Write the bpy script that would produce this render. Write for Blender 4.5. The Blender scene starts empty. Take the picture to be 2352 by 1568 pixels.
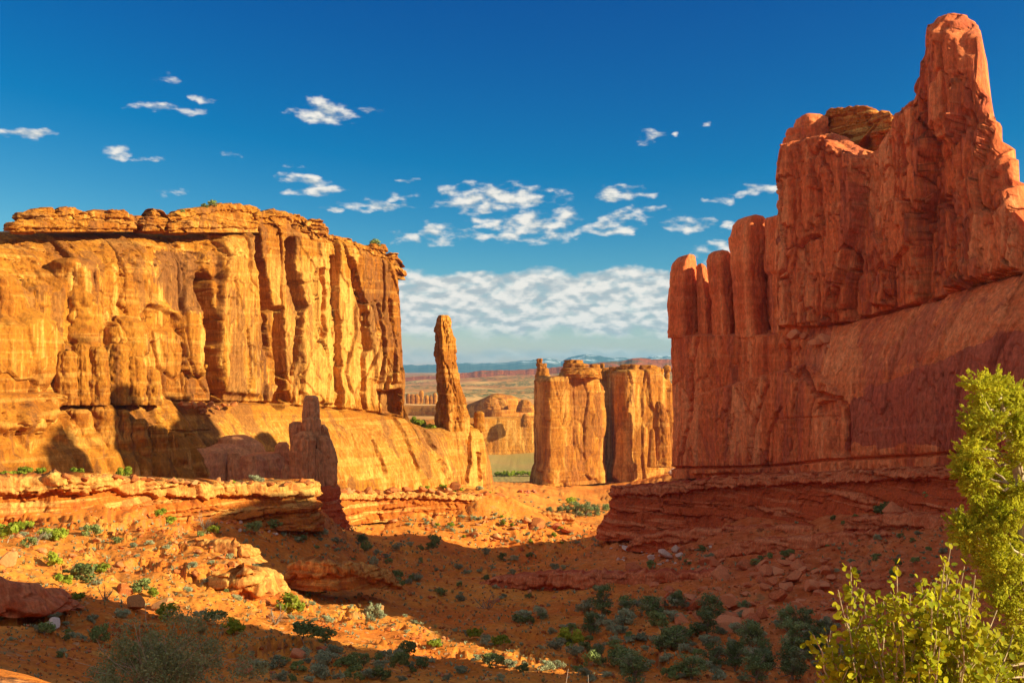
import bpy, math, random
import numpy as np
from mathutils import Vector, Matrix
rad = math.radians
S = bpy.context.scene
C = S.collection
# ---------------------------------------------------------------- camera
# eye at the origin, looking level along +Y, Z up; metres.
F = 35.0 / 36.0 * 2352.0          # focal length in the measuring units used for directions below
HU, HV = 1176.0, 848.0            # straight ahead, on the horizon
cd = bpy.data.cameras.new('camera'); cam = bpy.data.objects.new('camera', cd); C.objects.link(cam)
cd.lens = 35; cd.sensor_width = 36; cd.shift_y = 64.0 / 2352.0
cd.clip_start = 0.1; cd.clip_end = 60000
cam.rotation_euler = (math.pi / 2, 0, 0)
S.camera = cam
# ---------------------------------------------------------------- sun
SUN_AZ = rad(104.5)               # clockwise from +Y
SUN_EL = rad(21.5)
SUN_STR = 4.2
SKY_STR = 0.1
EXPO = 1.3
HAZE = 5.5e-5
sl = bpy.data.lights.new('sun', 'SUN'); so = bpy.data.objects.new('sun', sl); C.objects.link(so)
sl.energy = SUN_STR; sl.angle = rad(0.5); sl.color = (1.0, 0.92, 0.60)
sdir = Vector((math.sin(SUN_AZ) * math.cos(SUN_EL), math.cos(SUN_AZ) * math.cos(SUN_EL), math.sin(SUN_EL)))
so.rotation_euler = (-sdir).to_track_quat('-Z', 'Y').to_euler()
so.location = (60, -60, 80)
# ---------------------------------------------------------------- exposure
S.view_settings.view_transform = 'Standard'; S.view_settings.look = 'None'
S.view_settings.exposure = EXPO; S.view_settings.gamma = 1.0
S.view_settings.use_curve_mapping = False
S.cycles.max_bounces = 9; S.cycles.diffuse_bounces = 7; S.cycles.transparent_max_bounces = 8
S.cycles.use_denoising = True

# ---------------------------------------------------------------- node helper
class NT:
    def __init__(s, tree): s.t = tree
    def n(s, kind, **kw):
        nd = s.t.nodes.new('ShaderNode' + kind)
        for k, v in kw.items():
            if k.startswith('i_'):
                key = k[2:]; nd.inputs[int(key) if key.isdigit() else key].default_value = v
            else: setattr(nd, k, v)
        return nd
    def l(s, a, b): s.t.links.new(a, b)
    def put(s, sock, v):
        if hasattr(v, 'is_linked') or hasattr(v, 'links'): s.l(v, sock)
        else: sock.default_value = v
    def m(s, op, a, b=None, c=None, clamp=False):
        nd = s.n('Math', operation=op); nd.use_clamp = clamp
        for i, v in enumerate((a, b, c)):
            if v is not None: s.put(nd.inputs[i], v)
        return nd.outputs[0]
    def vm(s, op, a, b=None):
        nd = s.n('VectorMath', operation=op); s.put(nd.inputs[0], a)
        if b is not None: s.put(nd.inputs[1], b)
        return nd.outputs['Value'] if op in ('DOT_PRODUCT', 'LENGTH', 'DISTANCE') else nd.outputs[0]
    def ramp(s, v, lo, hi, a=0.0, b=1.0, smooth=True):
        nd = s.n('MapRange'); nd.interpolation_type = 'SMOOTHSTEP' if smooth else 'LINEAR'
        s.put(nd.inputs[0], v); s.put(nd.inputs[1], lo); s.put(nd.inputs[2], hi)
        s.put(nd.inputs[3], a); s.put(nd.inputs[4], b); return nd.outputs[0]
    def mix(s, f, a, b, mode='MIX'):
        nd = s.n('Mix', data_type='RGBA', blend_type=mode)
        s.put(nd.inputs[0], f)
        for k, v in ((6, a), (7, b)):
            if isinstance(v, tuple) and len(v) == 3: v = v + (1.0,)
            s.put(nd.inputs[k], v)
        return nd.outputs[2]
    def noise(s, vec, scale, detail=4, rough=0.55, dist=0.0):
        nd = s.n('TexNoise'); s.l(vec, nd.inputs['Vector'])
        nd.inputs['Scale'].default_value = scale; nd.inputs['Detail'].default_value = detail
        nd.inputs['Roughness'].default_value = rough; nd.inputs['Distortion'].default_value = dist
        return nd.outputs[0]

# ---------------------------------------------------------------- sky and clouds
w = bpy.data.worlds.new('World'); S.world = w; w.use_nodes = True
N = NT(w.node_tree); bg = w.node_tree.nodes['Background']
sk = N.n('TexSky', sky_type='NISHITA'); sk.sun_disc = False
sk.sun_elevation = SUN_EL; sk.sun_rotation = SUN_AZ
sk.altitude = 1400; sk.air_density = 1.0; sk.dust_density = 0.6; sk.ozone_density = 1.5
# saturated, polarised-looking grade of the whole dome
kexp = 2.0 ** -EXPO; ks = kexp / SKY_STR
sc3 = N.n('SeparateXYZ'); N.l(N.vm('MINIMUM', sk.outputs[0], (9.0, 9.0, 9.0)), sc3.inputs[0])
cc3 = N.n('CombineXYZ')
N.l(N.m('MAXIMUM', N.m('SUBTRACT', N.m('MULTIPLY', N.m('POWER', N.m('DIVIDE', sc3.outputs[0], 5.33), 2.8), .64 * ks), .035 * ks), 0.0), cc3.inputs[0])
N.l(N.m('MULTIPLY', N.m('POWER', N.m('DIVIDE', sc3.outputs[1], 6.1), 1.8), .68 * ks), cc3.inputs[1])
N.l(N.m('MULTIPLY', sc3.outputs[2], .103 * ks), cc3.inputs[2])
SKYC = cc3.outputs[0]
tc = N.n('TexCoord'); sx = N.n('SeparateXYZ'); N.l(tc.outputs['Generated'], sx.inputs[0])
az = N.m('ARCTAN2', sx.outputs[0], sx.outputs[1])
el = N.m('ARCTANGENT', N.m('DIVIDE', sx.outputs[2], N.m('SQRT', N.m('ADD', N.m('ADD', N.m('MULTIPLY', sx.outputs[0], sx.outputs[0]), N.m('MULTIPLY', sx.outputs[1], sx.outputs[1])), 1e-6))))
cv = N.n('CombineXYZ'); N.l(az, cv.inputs[0]); N.l(el, cv.inputs[1]); AE = cv.outputs[0]
def cl_ang(u, v):
    x = (u - HU) / F; return math.atan(x), math.atan((HV - v) / F / math.sqrt(1 + x * x))
# single clouds: (u, v, half width, half height, weight)
CL = [(745, 258, 62, 24, 1.15), (840, 254, 34, 8, .7), (458, 224, 26, 10, .8), (385, 250, 62, 12, .8), (62, 311, 42, 9, .8), (270, 351, 42, 13, .85),
      (345, 367, 28, 7, .7), (382, 178, 30, 7, .55), (675, 379, 46, 8, .85), (700, 414, 60, 11, .9), (720, 438, 64, 12, .95), (862, 472, 80, 10, .9), (760, 482, 24, 7, .7),
      (905, 449, 34, 8, .5), (408, 438, 34, 7, .55), (1140, 452, 150, 26, 1.2), (1110, 472, 110, 17, 1.1), (1250, 441, 34, 8, .8), (1030, 538, 68, 22, 1.05), (930, 546, 36, 12, .8),
      (1235, 518, 108, 36, 1.15), (1180, 543, 80, 14, 1.0), (1130, 517, 34, 12, .8), (1425, 444, 66, 18, 1.1), (1490, 447, 30, 6, .5), (1415, 517, 62, 22, 1.15), (1490, 482, 50, 9, .5),
      (1577, 514, 48, 20, .8), (1495, 315, 28, 10, .9), (1548, 305, 13, 5, .7), (1660, 458, 24, 8, .7), (1660, 524, 26, 11, .9), (1752, 437, 56, 11, 1.05), (1640, 575, 60, 18, .8), (1620, 284, 10, 5, .5),
      (20, 388, 30, 7, .5), (525, 354, 22, 6, .35), (940, 419, 20, 5, .45), (1100, 503, 40, 7, .5), (1740, 610, 120, 40, .9)]
wn = N.n('TexNoise'); N.l(N.vm('MULTIPLY', AE, (1.0, 2.2, 1.0)), wn.inputs['Vector']); wn.inputs['Scale'].default_value = 34; wn.inputs['Detail'].default_value = 3
warp = N.vm('MULTIPLY', N.vm('SUBTRACT', wn.outputs['Color'], (.5, .5, .5)), (.05, .016, 0))
AEw = N.vm('ADD', AE, warp)
acc = None
for (u, v, hw, hh, wt) in CL:
    a_, e_ = cl_ang(u, v)
    d = N.vm('MULTIPLY', N.vm('SUBTRACT', AEw, (a_, e_, 0)), (F / hw / 1.15, F / hh / 1.25, 0))
    q = N.m('MULTIPLY_ADD', N.vm('DOT_PRODUCT', d, d), -wt, wt)
    acc = q if acc is None else N.m('MAXIMUM', acc, q)
nz = N.noise(N.vm('MULTIPLY', AE, (1.0, 2.1, 1.0)), 44, 4, .50)
dens = N.m('ADD', N.m('MULTIPLY', N.m('MAXIMUM', acc, -1.5), .62), N.m('MULTIPLY', N.m('SUBTRACT', nz, .51), 3.0))
aS = N.ramp(dens, .02, .95)
# added clouds outside the view, denser than those in it, for white fill light
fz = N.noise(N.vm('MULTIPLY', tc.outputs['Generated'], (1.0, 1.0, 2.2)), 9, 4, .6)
aFill = N.m('MULTIPLY', N.m('MULTIPLY', N.ramp(fz, .43, .55), N.ramp(N.m('ABSOLUTE', az), .62, 1.0)), N.ramp(el, .08, .16))
aS = N.m('MAXIMUM', aS, N.m('MULTIPLY', aFill, .9))
# the long bank of altocumulus over the horizon, all round
bn = N.noise(N.vm('MULTIPLY', AE, (1.0, 1.7, 1.0)), 22, 4, .55)
bn2 = N.noise(N.vm('MULTIPLY', AE, (1.0, 1.8, 1.0)), 54, 3, .46)
elw = N.m('ADD', el, N.m('MULTIPLY', N.m('SUBTRACT', bn, .5), .040))
bank = N.m('MULTIPLY', N.ramp(elw, .026, .044), N.ramp(elw, .092, .101, 1.0, 0.0))
aB = N.m('MULTIPLY', bank, N.ramp(N.m('ADD', N.m('MULTIPLY', bn2, .8), N.m('MULTIPLY', bn, .5)), .46, .66, .72, 1.0))
low = N.m('MULTIPLY', N.m('MULTIPLY', N.ramp(elw, .004, .014), N.ramp(elw, .014, .024, 1.0, 0.0)), .38)
# shading of the clouds themselves: lit crowns, grey bases
nzu = N.noise(N.vm('MULTIPLY', N.vm('ADD', AE, (.0, .0045, 0.0)), (1.0, 2.1, 1.0)), 44, 2, .56)
sh = N.ramp(N.m('ADD', N.m('ADD', N.m('MULTIPLY', bn2, .55), N.m('MULTIPLY', nz, .5)), N.m('MULTIPLY', N.m('SUBTRACT', nz, nzu), .5)), .38, .66)
ccol = N.mix(sh, (0.47 * kexp, 0.53 * kexp, 0.55 * kexp), (0.95 * kexp, 0.90 * kexp, 0.82 * kexp))
ccol = N.vm('SCALE', ccol); ccol.node.inputs['Scale'].default_value = 1.0 / SKY_STR
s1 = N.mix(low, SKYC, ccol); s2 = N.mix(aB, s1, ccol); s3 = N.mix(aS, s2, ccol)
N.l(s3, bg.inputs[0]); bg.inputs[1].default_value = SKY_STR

# ================================================================ numeric helpers
_rng = np.random.RandomState(7)
_PERM = np.concatenate([_rng.permutation(512)] * 3).astype(np.int32)
_G = _rng.normal(size=(512, 3)); _G /= np.linalg.norm(_G, axis=1)[:, None]; _G = _G.astype(np.float32)
def perlin(p, seed=0):
    p = np.asarray(p, np.float32) + np.float32(seed * 17.31)
    i = np.floor(p).astype(np.int32); f = p - i; i &= 511
    w = f * f * f * (f * (f * 6 - 15) + 10)
    out = None
    xs = (i[:, 0], (i[:, 0] + 1) & 511); ys = (i[:, 1], (i[:, 1] + 1) & 511); zs = (i[:, 2], (i[:, 2] + 1) & 511)
    r = []
    for a in (0, 1):
        pa = _PERM[xs[a]]
        for b in (0, 1):
            pb = _PERM[pa + ys[b]]
            for c in (0, 1):
                gI = _G[_PERM[pb + zs[c]]]
                r.append(gI[:, 0] * (f[:, 0] - a) + gI[:, 1] * (f[:, 1] - b) + gI[:, 2] * (f[:, 2] - c))
    l = lambda a, b, t: a + t * (b - a)
    x0 = l(l(r[0], r[1], w[:, 2]), l(r[2], r[3], w[:, 2]), w[:, 1])
    x1 = l(l(r[4], r[5], w[:, 2]), l(r[6], r[7], w[:, 2]), w[:, 1])
    return l(x0, x1, w[:, 0]) * 1.5
def fbm(p, octv=4, gain=.5, seed=0):
    p = np.asarray(p, np.float32); o = 0; a = 1.0; t = 0
    for k in range(octv):
        o = o + a * perlin(p, seed + k * 3); t += a; a *= gain; p = p * 2.03
    return o / t
def ridged(p, octv=3, seed=0):
    p = np.asarray(p, np.float32); o = 0; a = 1.0; t = 0
    for k in range(octv):
        o = o + a * (1 - np.abs(perlin(p, seed + k * 3)) * 2); t += a; a *= .5; p = p * 2.07
    return o / t
def sstep(a, b, x):
    t = np.clip((x - a) / (b - a), 0, 1); return t * t * (3 - 2 * t)
def P3(*a): return np.stack([np.broadcast_to(np.asarray(q, np.float32), np.shape(a[0])).ravel() for q in a], 1)
def worley(p, seed=0, off=False):
    """2-D cells: distance to nearest and to the border, and the id of the cell"""
    p = np.asarray(p, np.float32); i = np.floor(p).astype(np.int32)
    f1 = np.full(len(p), 9., np.float32); f2 = f1.copy(); cid = np.zeros(len(p), np.int32); ox = np.zeros(len(p), np.float32); oy = ox.copy()
    for a in (-1, 0, 1):
        for b in (-1, 0, 1):
            ca = i[:, 0] + a; cb = i[:, 1] + b
            h = _PERM[(_PERM[(ca + seed * 31) & 511] + cb) & 511]
            dx = ca + .15 + .7 * (_G[h, 0] * .5 + .5) - p[:, 0]; dy = cb + .15 + .7 * (_G[h, 1] * .5 + .5) - p[:, 1]
            d = np.sqrt(dx * dx + dy * dy); m = d < f1
            f2 = np.where(m, f1, np.minimum(f2, d)); cid = np.where(m, h, cid); f1 = np.where(m, d, f1); ox = np.where(m, dx, ox); oy = np.where(m, dy, oy)
    return (f1, f2 - f1, cid, ox, oy) if off else (f1, f2 - f1, cid)
def hashf(i, k=0): return (_G[(np.asarray(i) * 7 + k * 13) & 511, k % 3] + 1) * .5
def dist_poly(px, py, pts):
    """distance to an open polyline"""
    best = np.full(px.shape, 1e9, np.float32)
    for (x0, y0), (x1, y1) in zip(pts[:-1], pts[1:]):
        dx, dy = x1 - x0, y1 - y0; L = dx * dx + dy * dy + 1e-9
        t = np.clip(((px - x0) * dx + (py - y0) * dy) / L, 0, 1)
        best = np.minimum(best, (px - x0 - t * dx) ** 2 + (py - y0 - t * dy) ** 2)
    return np.sqrt(best)
def inside(px, py, pts):
    r = np.zeros(px.shape, bool); n = len(pts)
    for i in range(n):
        x0, y0 = pts[i]; x1, y1 = pts[(i + 1) % n]
        if y0 == y1: continue
        c = ((y0 > py) != (y1 > py)) & (px < (x1 - x0) * (py - y0) / (y1 - y0) + x0); r ^= c
    return r
def region(px, py, pts, soft):
    """0 outside .. 1 inside a polygon, ramping inwards over soft"""
    x = [p[0] for p in pts]; y = [p[1] for p in pts]
    out = np.zeros(px.shape, np.float32)
    m = (px > min(x)) & (px < max(x)) & (py > min(y)) & (py < max(y))
    if not m.any(): return out
    a, b = px[m], py[m]; ins = inside(a, b, pts)
    d = dist_poly(a, b, list(pts) + [pts[0]]); out[m] = np.where(ins, np.clip(d / soft, 0, 1), 0); return out * out * (3 - 2 * out)
def at(u, v, y): return Vector(((u - HU) / F * y, y, (HV - v) / F * y))
def interp(x, pts): return np.interp(x, [p[0] for p in pts], [p[1] for p in pts])

# ================================================================ mesh + object helpers
def mesh_np(name, co, quads=None, tris=None, smooth=True, attrs=None):
    me = bpy.data.meshes.new(name); co = np.asarray(co, np.float32).reshape(-1, 3)
    me.vertices.add(len(co)); me.vertices.foreach_set('co', co.ravel())
    idx = []; st = []; n0 = 0
    for f, k in ((quads, 4), (tris, 3)):
        if f is not None and len(f):
            f = np.asarray(f, np.int32).reshape(-1, k); idx.append(f.ravel()); st.append(n0 + np.arange(len(f)) * k); n0 += f.size
    idx = np.concatenate(idx); st = np.concatenate(st)
    me.loops.add(len(idx)); me.loops.foreach_set('vertex_index', idx)
    me.polygons.add(len(st)); me.polygons.foreach_set('loop_start', st.astype(np.int32))
    me.update(calc_edges=True)
    if smooth: me.polygons.foreach_set('use_smooth', np.ones(len(st), bool))
    for k, v in (attrs or {}).items():
        at_ = me.attributes.new(k, 'FLOAT', 'POINT'); at_.data.foreach_set('value', np.asarray(v, np.float32).ravel())
    me.validate(); return me
def grid_quads(r, c, wrap=False):
    a = np.arange(r * c).reshape(r, c)
    b = np.roll(a, -1, 1) if wrap else a
    if wrap: q = np.stack([a[:-1], b[:-1], b[1:], a[1:]], -1)
    else: q = np.stack([a[:-1, :-1], a[:-1, 1:], a[1:, 1:], a[1:, :-1]], -1)
    return q.reshape(-1, 4)
def link(name, me, mat, parent=None):
    if mat and not me.materials: me.materials.append(mat)
    o = bpy.data.objects.new(name, me); C.objects.link(o)
    if parent: o.parent = parent; o.matrix_parent_inverse = Matrix.Translation(-parent.location)
    return o
def tag(o, label=None, cat=None, group=None, kind=None):
    for k, v in (('label', label), ('category', cat), ('group', group), ('kind', kind)):
        if v: o[k] = v
    return o
def empty(name, loc, label=None, cat=None, group=None):
    o = bpy.data.objects.new(name, None); C.objects.link(o); o.location = loc; o.empty_display_size = .2
    return tag(o, label, cat, group)

# ================================================================ materials
def new_mat(name):
    m = bpy.data.materials.new(name); m.use_nodes = True
    return m, NT(m.node_tree), m.node_tree.nodes['Principled BSDF']
def rock_mat(name, dark, mid, pale, varnish, scale=1.0, streak=1.0, bed=.35, bump=.75, obj=False, rough=.92, beds_per_m=1.1, bedbump=.16, var=.55):
    m, N, b = new_mat(name)
    if obj: pos = N.n('TexCoord').outputs['Object']
    else: pos = N.n('NewGeometry').outputs['Position']
    tn = N.n('Attribute', attribute_name='tone').outputs['Fac']
    big = N.noise(pos, .09 / scale, 5, .6, .3)
    stv = N.vm('MULTIPLY', pos, (1.0, 1.0, .06))
    st = N.m('ADD', N.noise(stv, .55 / scale, 7, .66, .2), N.m('MULTIPLY', tn, .10))
    nz3 = N.n('SeparateXYZ'); N.l(N.n('NewGeometry').outputs['Normal'], nz3.inputs[0]); stp = N.ramp(N.m('ABSOLUTE', nz3.outputs[2]), .25, .60, 1.0, .3)      # run-off streaks only on steep faces
    st = N.m('MULTIPLY_ADD', N.m('SUBTRACT', st, .5), stp, .5)
    fine = N.noise(N.vm('MULTIPLY', pos, (1.0, 1.0, .55)), 2.3 / scale, 7, .68)
    bdv = N.vm('MULTIPLY', pos, (.05, .05, 1.0)); bd = N.noise(bdv, beds_per_m / scale, 5, .6, .15)
    c = N.mix(N.ramp(N.m('ADD', N.m('MULTIPLY', big, .55), N.m('MULTIPLY', st, .55 * streak)), .42, .66), dark, mid)
    c = N.mix(N.m('MULTIPLY', N.ramp(st, .54, .66), .75 * streak), c, pale)
    c = N.mix(N.m('MULTIPLY', N.ramp(bd, .52, .62), bed), c, pale)
    c = N.mix(N.m('MULTIPLY', N.ramp(bd, .47, .36), bed), c, dark)
    va = N.n('Attribute', attribute_name='varnish').outputs['Fac']
    pa = N.n('Attribute', attribute_name='pale').outputs['Fac']
    edge = N.m('MULTIPLY', N.m('SUBTRACT', N.noise(stv, 1.6 / scale, 6, .68), .5), .9)
    c = N.mix(N.m('MULTIPLY', N.ramp(N.m('ADD', va, edge), .40, .50), .85), c, varnish)
    c = N.mix(N.m('MULTIPLY', N.ramp(N.m('ADD', pa, edge), .30, .70), .75), c, pale)
    vs = N.m('SUBTRACT', N.noise(N.vm('MULTIPLY', pos, (1.0, 1.0, .13)), .23 / scale, 8, .70, .5), N.m('MULTIPLY', tn, .09))
    c = N.mix(N.m('MULTIPLY', N.ramp(vs, .535, .575), var), c, varnish)
    c = N.mix(1.0, c, N.ramp(fine, .25, .75, .66, 1.28), 'MULTIPLY')
    thin_ = N.noise(stv, 3.5 / scale, 4, .6); c = N.mix(1.0, c, N.ramp(thin_, .3, .7, .90, 1.08), 'MULTIPLY')
    if obj:
        oi = N.n('ObjectInfo').outputs['Random']
        c = N.mix(N.ramp(oi, 0, 1, 0, .55), c, pale)
    N.l(c, b.inputs['Base Color']); b.inputs['Roughness'].default_value = rough
    b.inputs['Specular IOR Level'].default_value = .18
    hgt = N.m('ADD', N.m('MULTIPLY', fine, .5), N.m('ADD', N.m('MULTIPLY', N.noise(pos, 8.0 / scale, 6, .72), .10), N.m('MULTIPLY', bd, bedbump)))
    bp = N.n('Bump'); bp.inputs['Strength'].default_value = bump; bp.inputs['Distance'].default_value = .55 * scale
    N.l(hgt, bp.inputs['Height']); N.l(bp.outputs[0], b.inputs['Normal'])
    return m
def leaf_mat(name, c1, c2, c3, trans=.35, scale=1.4):
    m, N, b = new_mat(name)
    oi = N.n('ObjectInfo').outputs['Random']; pos = N.n('NewGeometry').outputs['Position']
    rnd = N.n('Attribute', attribute_name='tint').outputs['Fac']
    c = N.mix(rnd, c1, c2); c = N.mix(N.ramp(N.noise(pos, scale, 2), .45, .7, 0, .7), c, c3)
    c = N.mix(1.0, c, N.ramp(oi, 0, 1, .75, 1.25), 'MULTIPLY')
    N.l(c, b.inputs['Base Color']); b.inputs['Roughness'].default_value = .75; b.inputs['Specular IOR Level'].default_value = .15
    tr = N.n('BsdfTranslucent'); N.l(c, tr.inputs[0]); mx = N.n('MixShader'); mx.inputs[0].default_value = trans
    out = m.node_tree.nodes['Material Output']; N.l(b.outputs[0], mx.inputs[1]); N.l(tr.outputs[0], mx.inputs[2]); N.l(mx.outputs[0], out.inputs[0])
    return m
def plain_mat(name, c1, c2, scale=6, rough=.9, bump=.3):
    m, N, b = new_mat(name); pos = N.n('NewGeometry').outputs['Position']
    nz = N.noise(pos, scale, 5, .6); N.l(N.mix(N.ramp(nz, .3, .7), c1, c2), b.inputs['Base Color']); b.inputs['Roughness'].default_value = rough
    b.inputs['Specular IOR Level'].default_value = .15
    bp = N.n('Bump'); bp.inputs['Strength'].default_value = bump; bp.inputs['Distance'].default_value = .05
    N.l(nz, bp.inputs['Height']); N.l(bp.outputs[0], b.inputs['Normal']); return m
M = {}
M['gold'] = rock_mat('golden_sandstone', (.27, .078, .006), (.43, .158, .014), (.66, .315, .066), (.19, .066, .018), var=.6)
M['red'] = rock_mat('red_sandstone', (.62, .125, .034), (.78, .205, .062), (.86, .31, .115), (.44, .095, .050), bed=.22, var=.5)
M['fargold'] = rock_mat('far_sandstone', (.31, .092, .009), (.45, .168, .018), (.64, .30, .066), (.24, .075, .018), scale=2.0)
M['hood'] = rock_mat('brown_sandstone', (.58, .23, .085), (.72, .32, .13), (.80, .39, .18), (.48, .17, .08), streak=.5, bed=.25)
M['ledge'] = rock_mat('bedded_ledge_rock', (.44, .115, .012), (.58, .20, .024), (.68, .36, .09), (.34, .08, .018), scale=.5, streak=.35, bed=.8, bump=.7, bedbump=.3, beds_per_m=.8)
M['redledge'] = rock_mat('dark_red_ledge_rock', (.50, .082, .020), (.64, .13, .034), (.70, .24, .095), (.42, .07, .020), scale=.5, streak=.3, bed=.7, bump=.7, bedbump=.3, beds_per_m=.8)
M['stone'] = rock_mat('loose_stone', (.44, .12, .025), (.56, .19, .045), (.66, .34, .13), (.3, .1, .04), scale=.35, streak=.2, bed=.3, bump=.6, obj=True)
M['redstone'] = rock_mat('loose_red_stone', (.52, .13, .045), (.68, .20, .072), (.76, .30, .13), (.3, .1, .04), scale=.35, streak=.2, bed=.3, bump=.6, obj=True)
M['whitestone'] = rock_mat('pale_stone', (.55, .34, .24), (.66, .48, .37), (.76, .62, .52), (.5, .3, .2), scale=.35, streak=.2, bed=.2, bump=.5, obj=True)

# ================================================================ rock builders
def merge_nodes(path, top, bot):
    us = sorted(set([p[0] for p in path] + [p[0] for p in top] + [p[0] for p in bot]))
    lo, hi = path[0][0], path[-1][0]; us = [u for u in us if lo <= u <= hi]
    return [(u, float(interp(u, path)), float(interp(u, top)), float(interp(u, bot))) for u in us]
def rock_wall(name, nodes, ds, dz, thick, rnd, shape, mat, parent=None, seed=0, back_drop=0.0, nsm=9, world=False, rough=0.0, thin=5.0):
    """nodes: (u, y, v_top, v_bottom) along the foot of the wall. shape(W) edits W.d, the outward offset, and may set W.varnish / W.pale"""
    if not world: nodes = [((n[0] - HU) / F * n[1], n[1], (HV - n[2]) / F * n[1], (HV - n[3]) / F * n[1]) for n in nodes]
    x, y, zt, zb = (np.array([float(n[i]) for n in nodes]) for i in range(4))
    seg = np.hypot(np.diff(x), np.diff(y)); s = np.concatenate([[0], np.cumsum(np.maximum(seg, 1e-4))])
    nc = max(8, int(s[-1] / ds)); ss = np.linspace(0, s[-1], nc)
    X, Y, ZT, ZB = (np.interp(ss, s, q) for q in (x, y, zt, zb))
    if rough: ZT = ZT + rough * fbm(P3(ss * .45 / rough, 0 * ss + seed, 0 * ss), 4, .6, seed + 50) + .5 * rough * np.round(2 * perlin(P3(ss * .35 / rough, 0 * ss, 0 * ss + seed), seed + 51))
    k = np.ones(nsm) / nsm
    def sm(q): return np.convolve(np.pad(q, nsm // 2, mode='edge'), k, 'valid')
    for _ in range(2): X, Y = sm(X), sm(Y)
    tx, ty = np.gradient(X), np.gradient(Y); L = np.hypot(tx, ty) + 1e-9; nx, ny = ty / L, -tx / L
    for _ in range(2): nx, ny = sm(nx), sm(ny)
    L = np.hypot(nx, ny); nx, ny = nx / L, ny / L
    nr = max(8, int((ZT - ZB).max() / dz)); tau = np.linspace(0, 1, nr)[:, None]
    class W: pass
    W = W(); W.z = (ZB + tau * (ZT - ZB)).astype(np.float32); W.s = np.broadcast_to(ss, (nr, nc)).astype(np.float32)
    W.h = (ZT - W.z); W.tau = np.broadcast_to(tau, (nr, nc)); W.d = np.zeros((nr, nc), np.float32)
    W.X, W.Y, W.nx, W.ny, W.ZT, W.ZB, W.mpp = X, Y, nx, ny, ZT, ZB, Y.mean() / F
    def uv():
        px = X + nx * W.d; py = Y + ny * W.d
        return (HU + F * px / py).astype(np.float32), (HV - F * W.z / py).astype(np.float32)
    W.uv = uv; W.tone = np.zeros((nr, nc), np.float32); W.varnish = np.zeros((nr, nc), np.float32); W.pale = np.zeros((nr, nc), np.float32)
    W.p = lambda sx, sz: P3(W.s * sx, W.z * sz, np.full(W.s.shape, seed * 7.7, np.float32))
    W.P = lambda q: q.reshape(nr, nc)
    # distance to the skyline, for rounding the edges
    st = max(1, nc // 160); prof = [(ss[i], ZT[i]) for i in list(range(0, nc, st)) + [nc - 1]]
    prof = [(prof[0][0], ZB[0])] + prof + [(prof[-1][0], ZB[-1])]
    W.edge = dist_poly(W.s, W.z, prof)
    shape(W)
    q = np.clip(W.edge / rnd, 0, 1); rr = rnd * (1 - np.sqrt(np.clip(1 - (1 - q) ** 2, 0, 1)))
    d = W.d - rr
    co = np.stack([X + nx * d, Y + ny * d, W.z], -1)
    nb = 14; tb = np.linspace(1, 0, nb)[:, None]; zb_ = ZB + tb * (ZT - ZB) - back_drop * (1 - tb)
    ridx = np.clip((tb[:, 0] * (nr - 1)).astype(int), 0, nr - 1)
    db = np.minimum(-np.minimum(thick, thin + .9 * W.edge[ridx]) + rr[ridx], d[ridx] - .3)
    back = np.stack([X + nx * db, Y + ny * db, zb_], -1)
    allc = np.concatenate([co, back]); R = nr + nb
    qd = grid_quads(R, nc)
    a0 = np.arange(R) * nc
    ends = []
    for col, flip in ((0, 1), (nc - 1, 0)):            # close the two ends
        f = a0[:nr] + col; bk = (a0[nr:] + col)[::-1]
        j = np.clip((np.linspace(0, nb - 1, nr)).astype(int), 0, nb - 1)
        for i in range(nr - 1):
            qq = [f[i], f[i + 1], bk[j[i + 1]], bk[j[i]]]
            if j[i] == j[i + 1]: ends.append(('t', qq[:3] if not flip else qq[:3][::-1]))
            else: ends.append(('q', qq if not flip else qq[::-1]))
    q4 = [e[1] for e in ends if e[0] == 'q']; t3 = [e[1] for e in ends if e[0] == 't']
    me = mesh_np(name, allc, np.concatenate([qd, np.array(q4)]) if q4 else qd, np.array(t3) if t3 else None, True,
                 {'varnish': np.concatenate([W.varnish.ravel(), np.zeros(nb * nc)]), 'pale': np.concatenate([W.pale.ravel(), np.zeros(nb * nc)]), 'tone': np.concatenate([W.tone.ravel(), np.zeros(nb * nc)])})
    o = link(name, me, mat, parent); o_W = W; W.obj = o; W.front = co
    return o, W
def joints(W, spacing, depth, width, off, seed, wob=.6, zs=.06, lean=0.0):
    """vertical joints: columns with their own setback, split by cracks"""
    r = np.random.RandomState(seed); smax = W.s.max(); b = [-spacing]
    while b[-1] < smax + spacing: b.append(b[-1] + spacing * r.uniform(.45, 1.6))
    b = np.array(b, np.float32)
    sw = W.s + W.P(fbm(W.p(.05, zs), 3, .5, seed)) * wob * spacing * .6 + lean * W.z
    i = np.clip(np.searchsorted(b, sw.ravel()) - 1, 0, len(b) - 2).reshape(sw.shape)
    o = r.uniform(-off, off, len(b)).astype(np.float32)
    dl = sw - b[i]; dr = b[i + 1] - sw; dm = np.minimum(dl, dr)
    wn = np.clip(.55 + 1.3 * W.P(perlin(W.p(.12, .09), seed + 5)), 0, 1.4)
    base = o[i]; nb = np.where(dl < dr, o[np.maximum(i - 1, 0)], o[i + 1])
    t = sstep(0, width * .6, dm); W.d += (base * (.5 + .5 * t) + nb * (.5 - .5 * t)) - depth * wn * np.clip(1 - dm / width, 0, 1) ** 1.3
def flakes(W, sx, sz, amp, seed, lev=(-.15, .1, .3), soft=.03):
    n = W.P(fbm(W.p(sx, sz), 4, .5, seed))
    for k in lev: W.d += amp * sstep(k - soft, k + soft, n)
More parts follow.
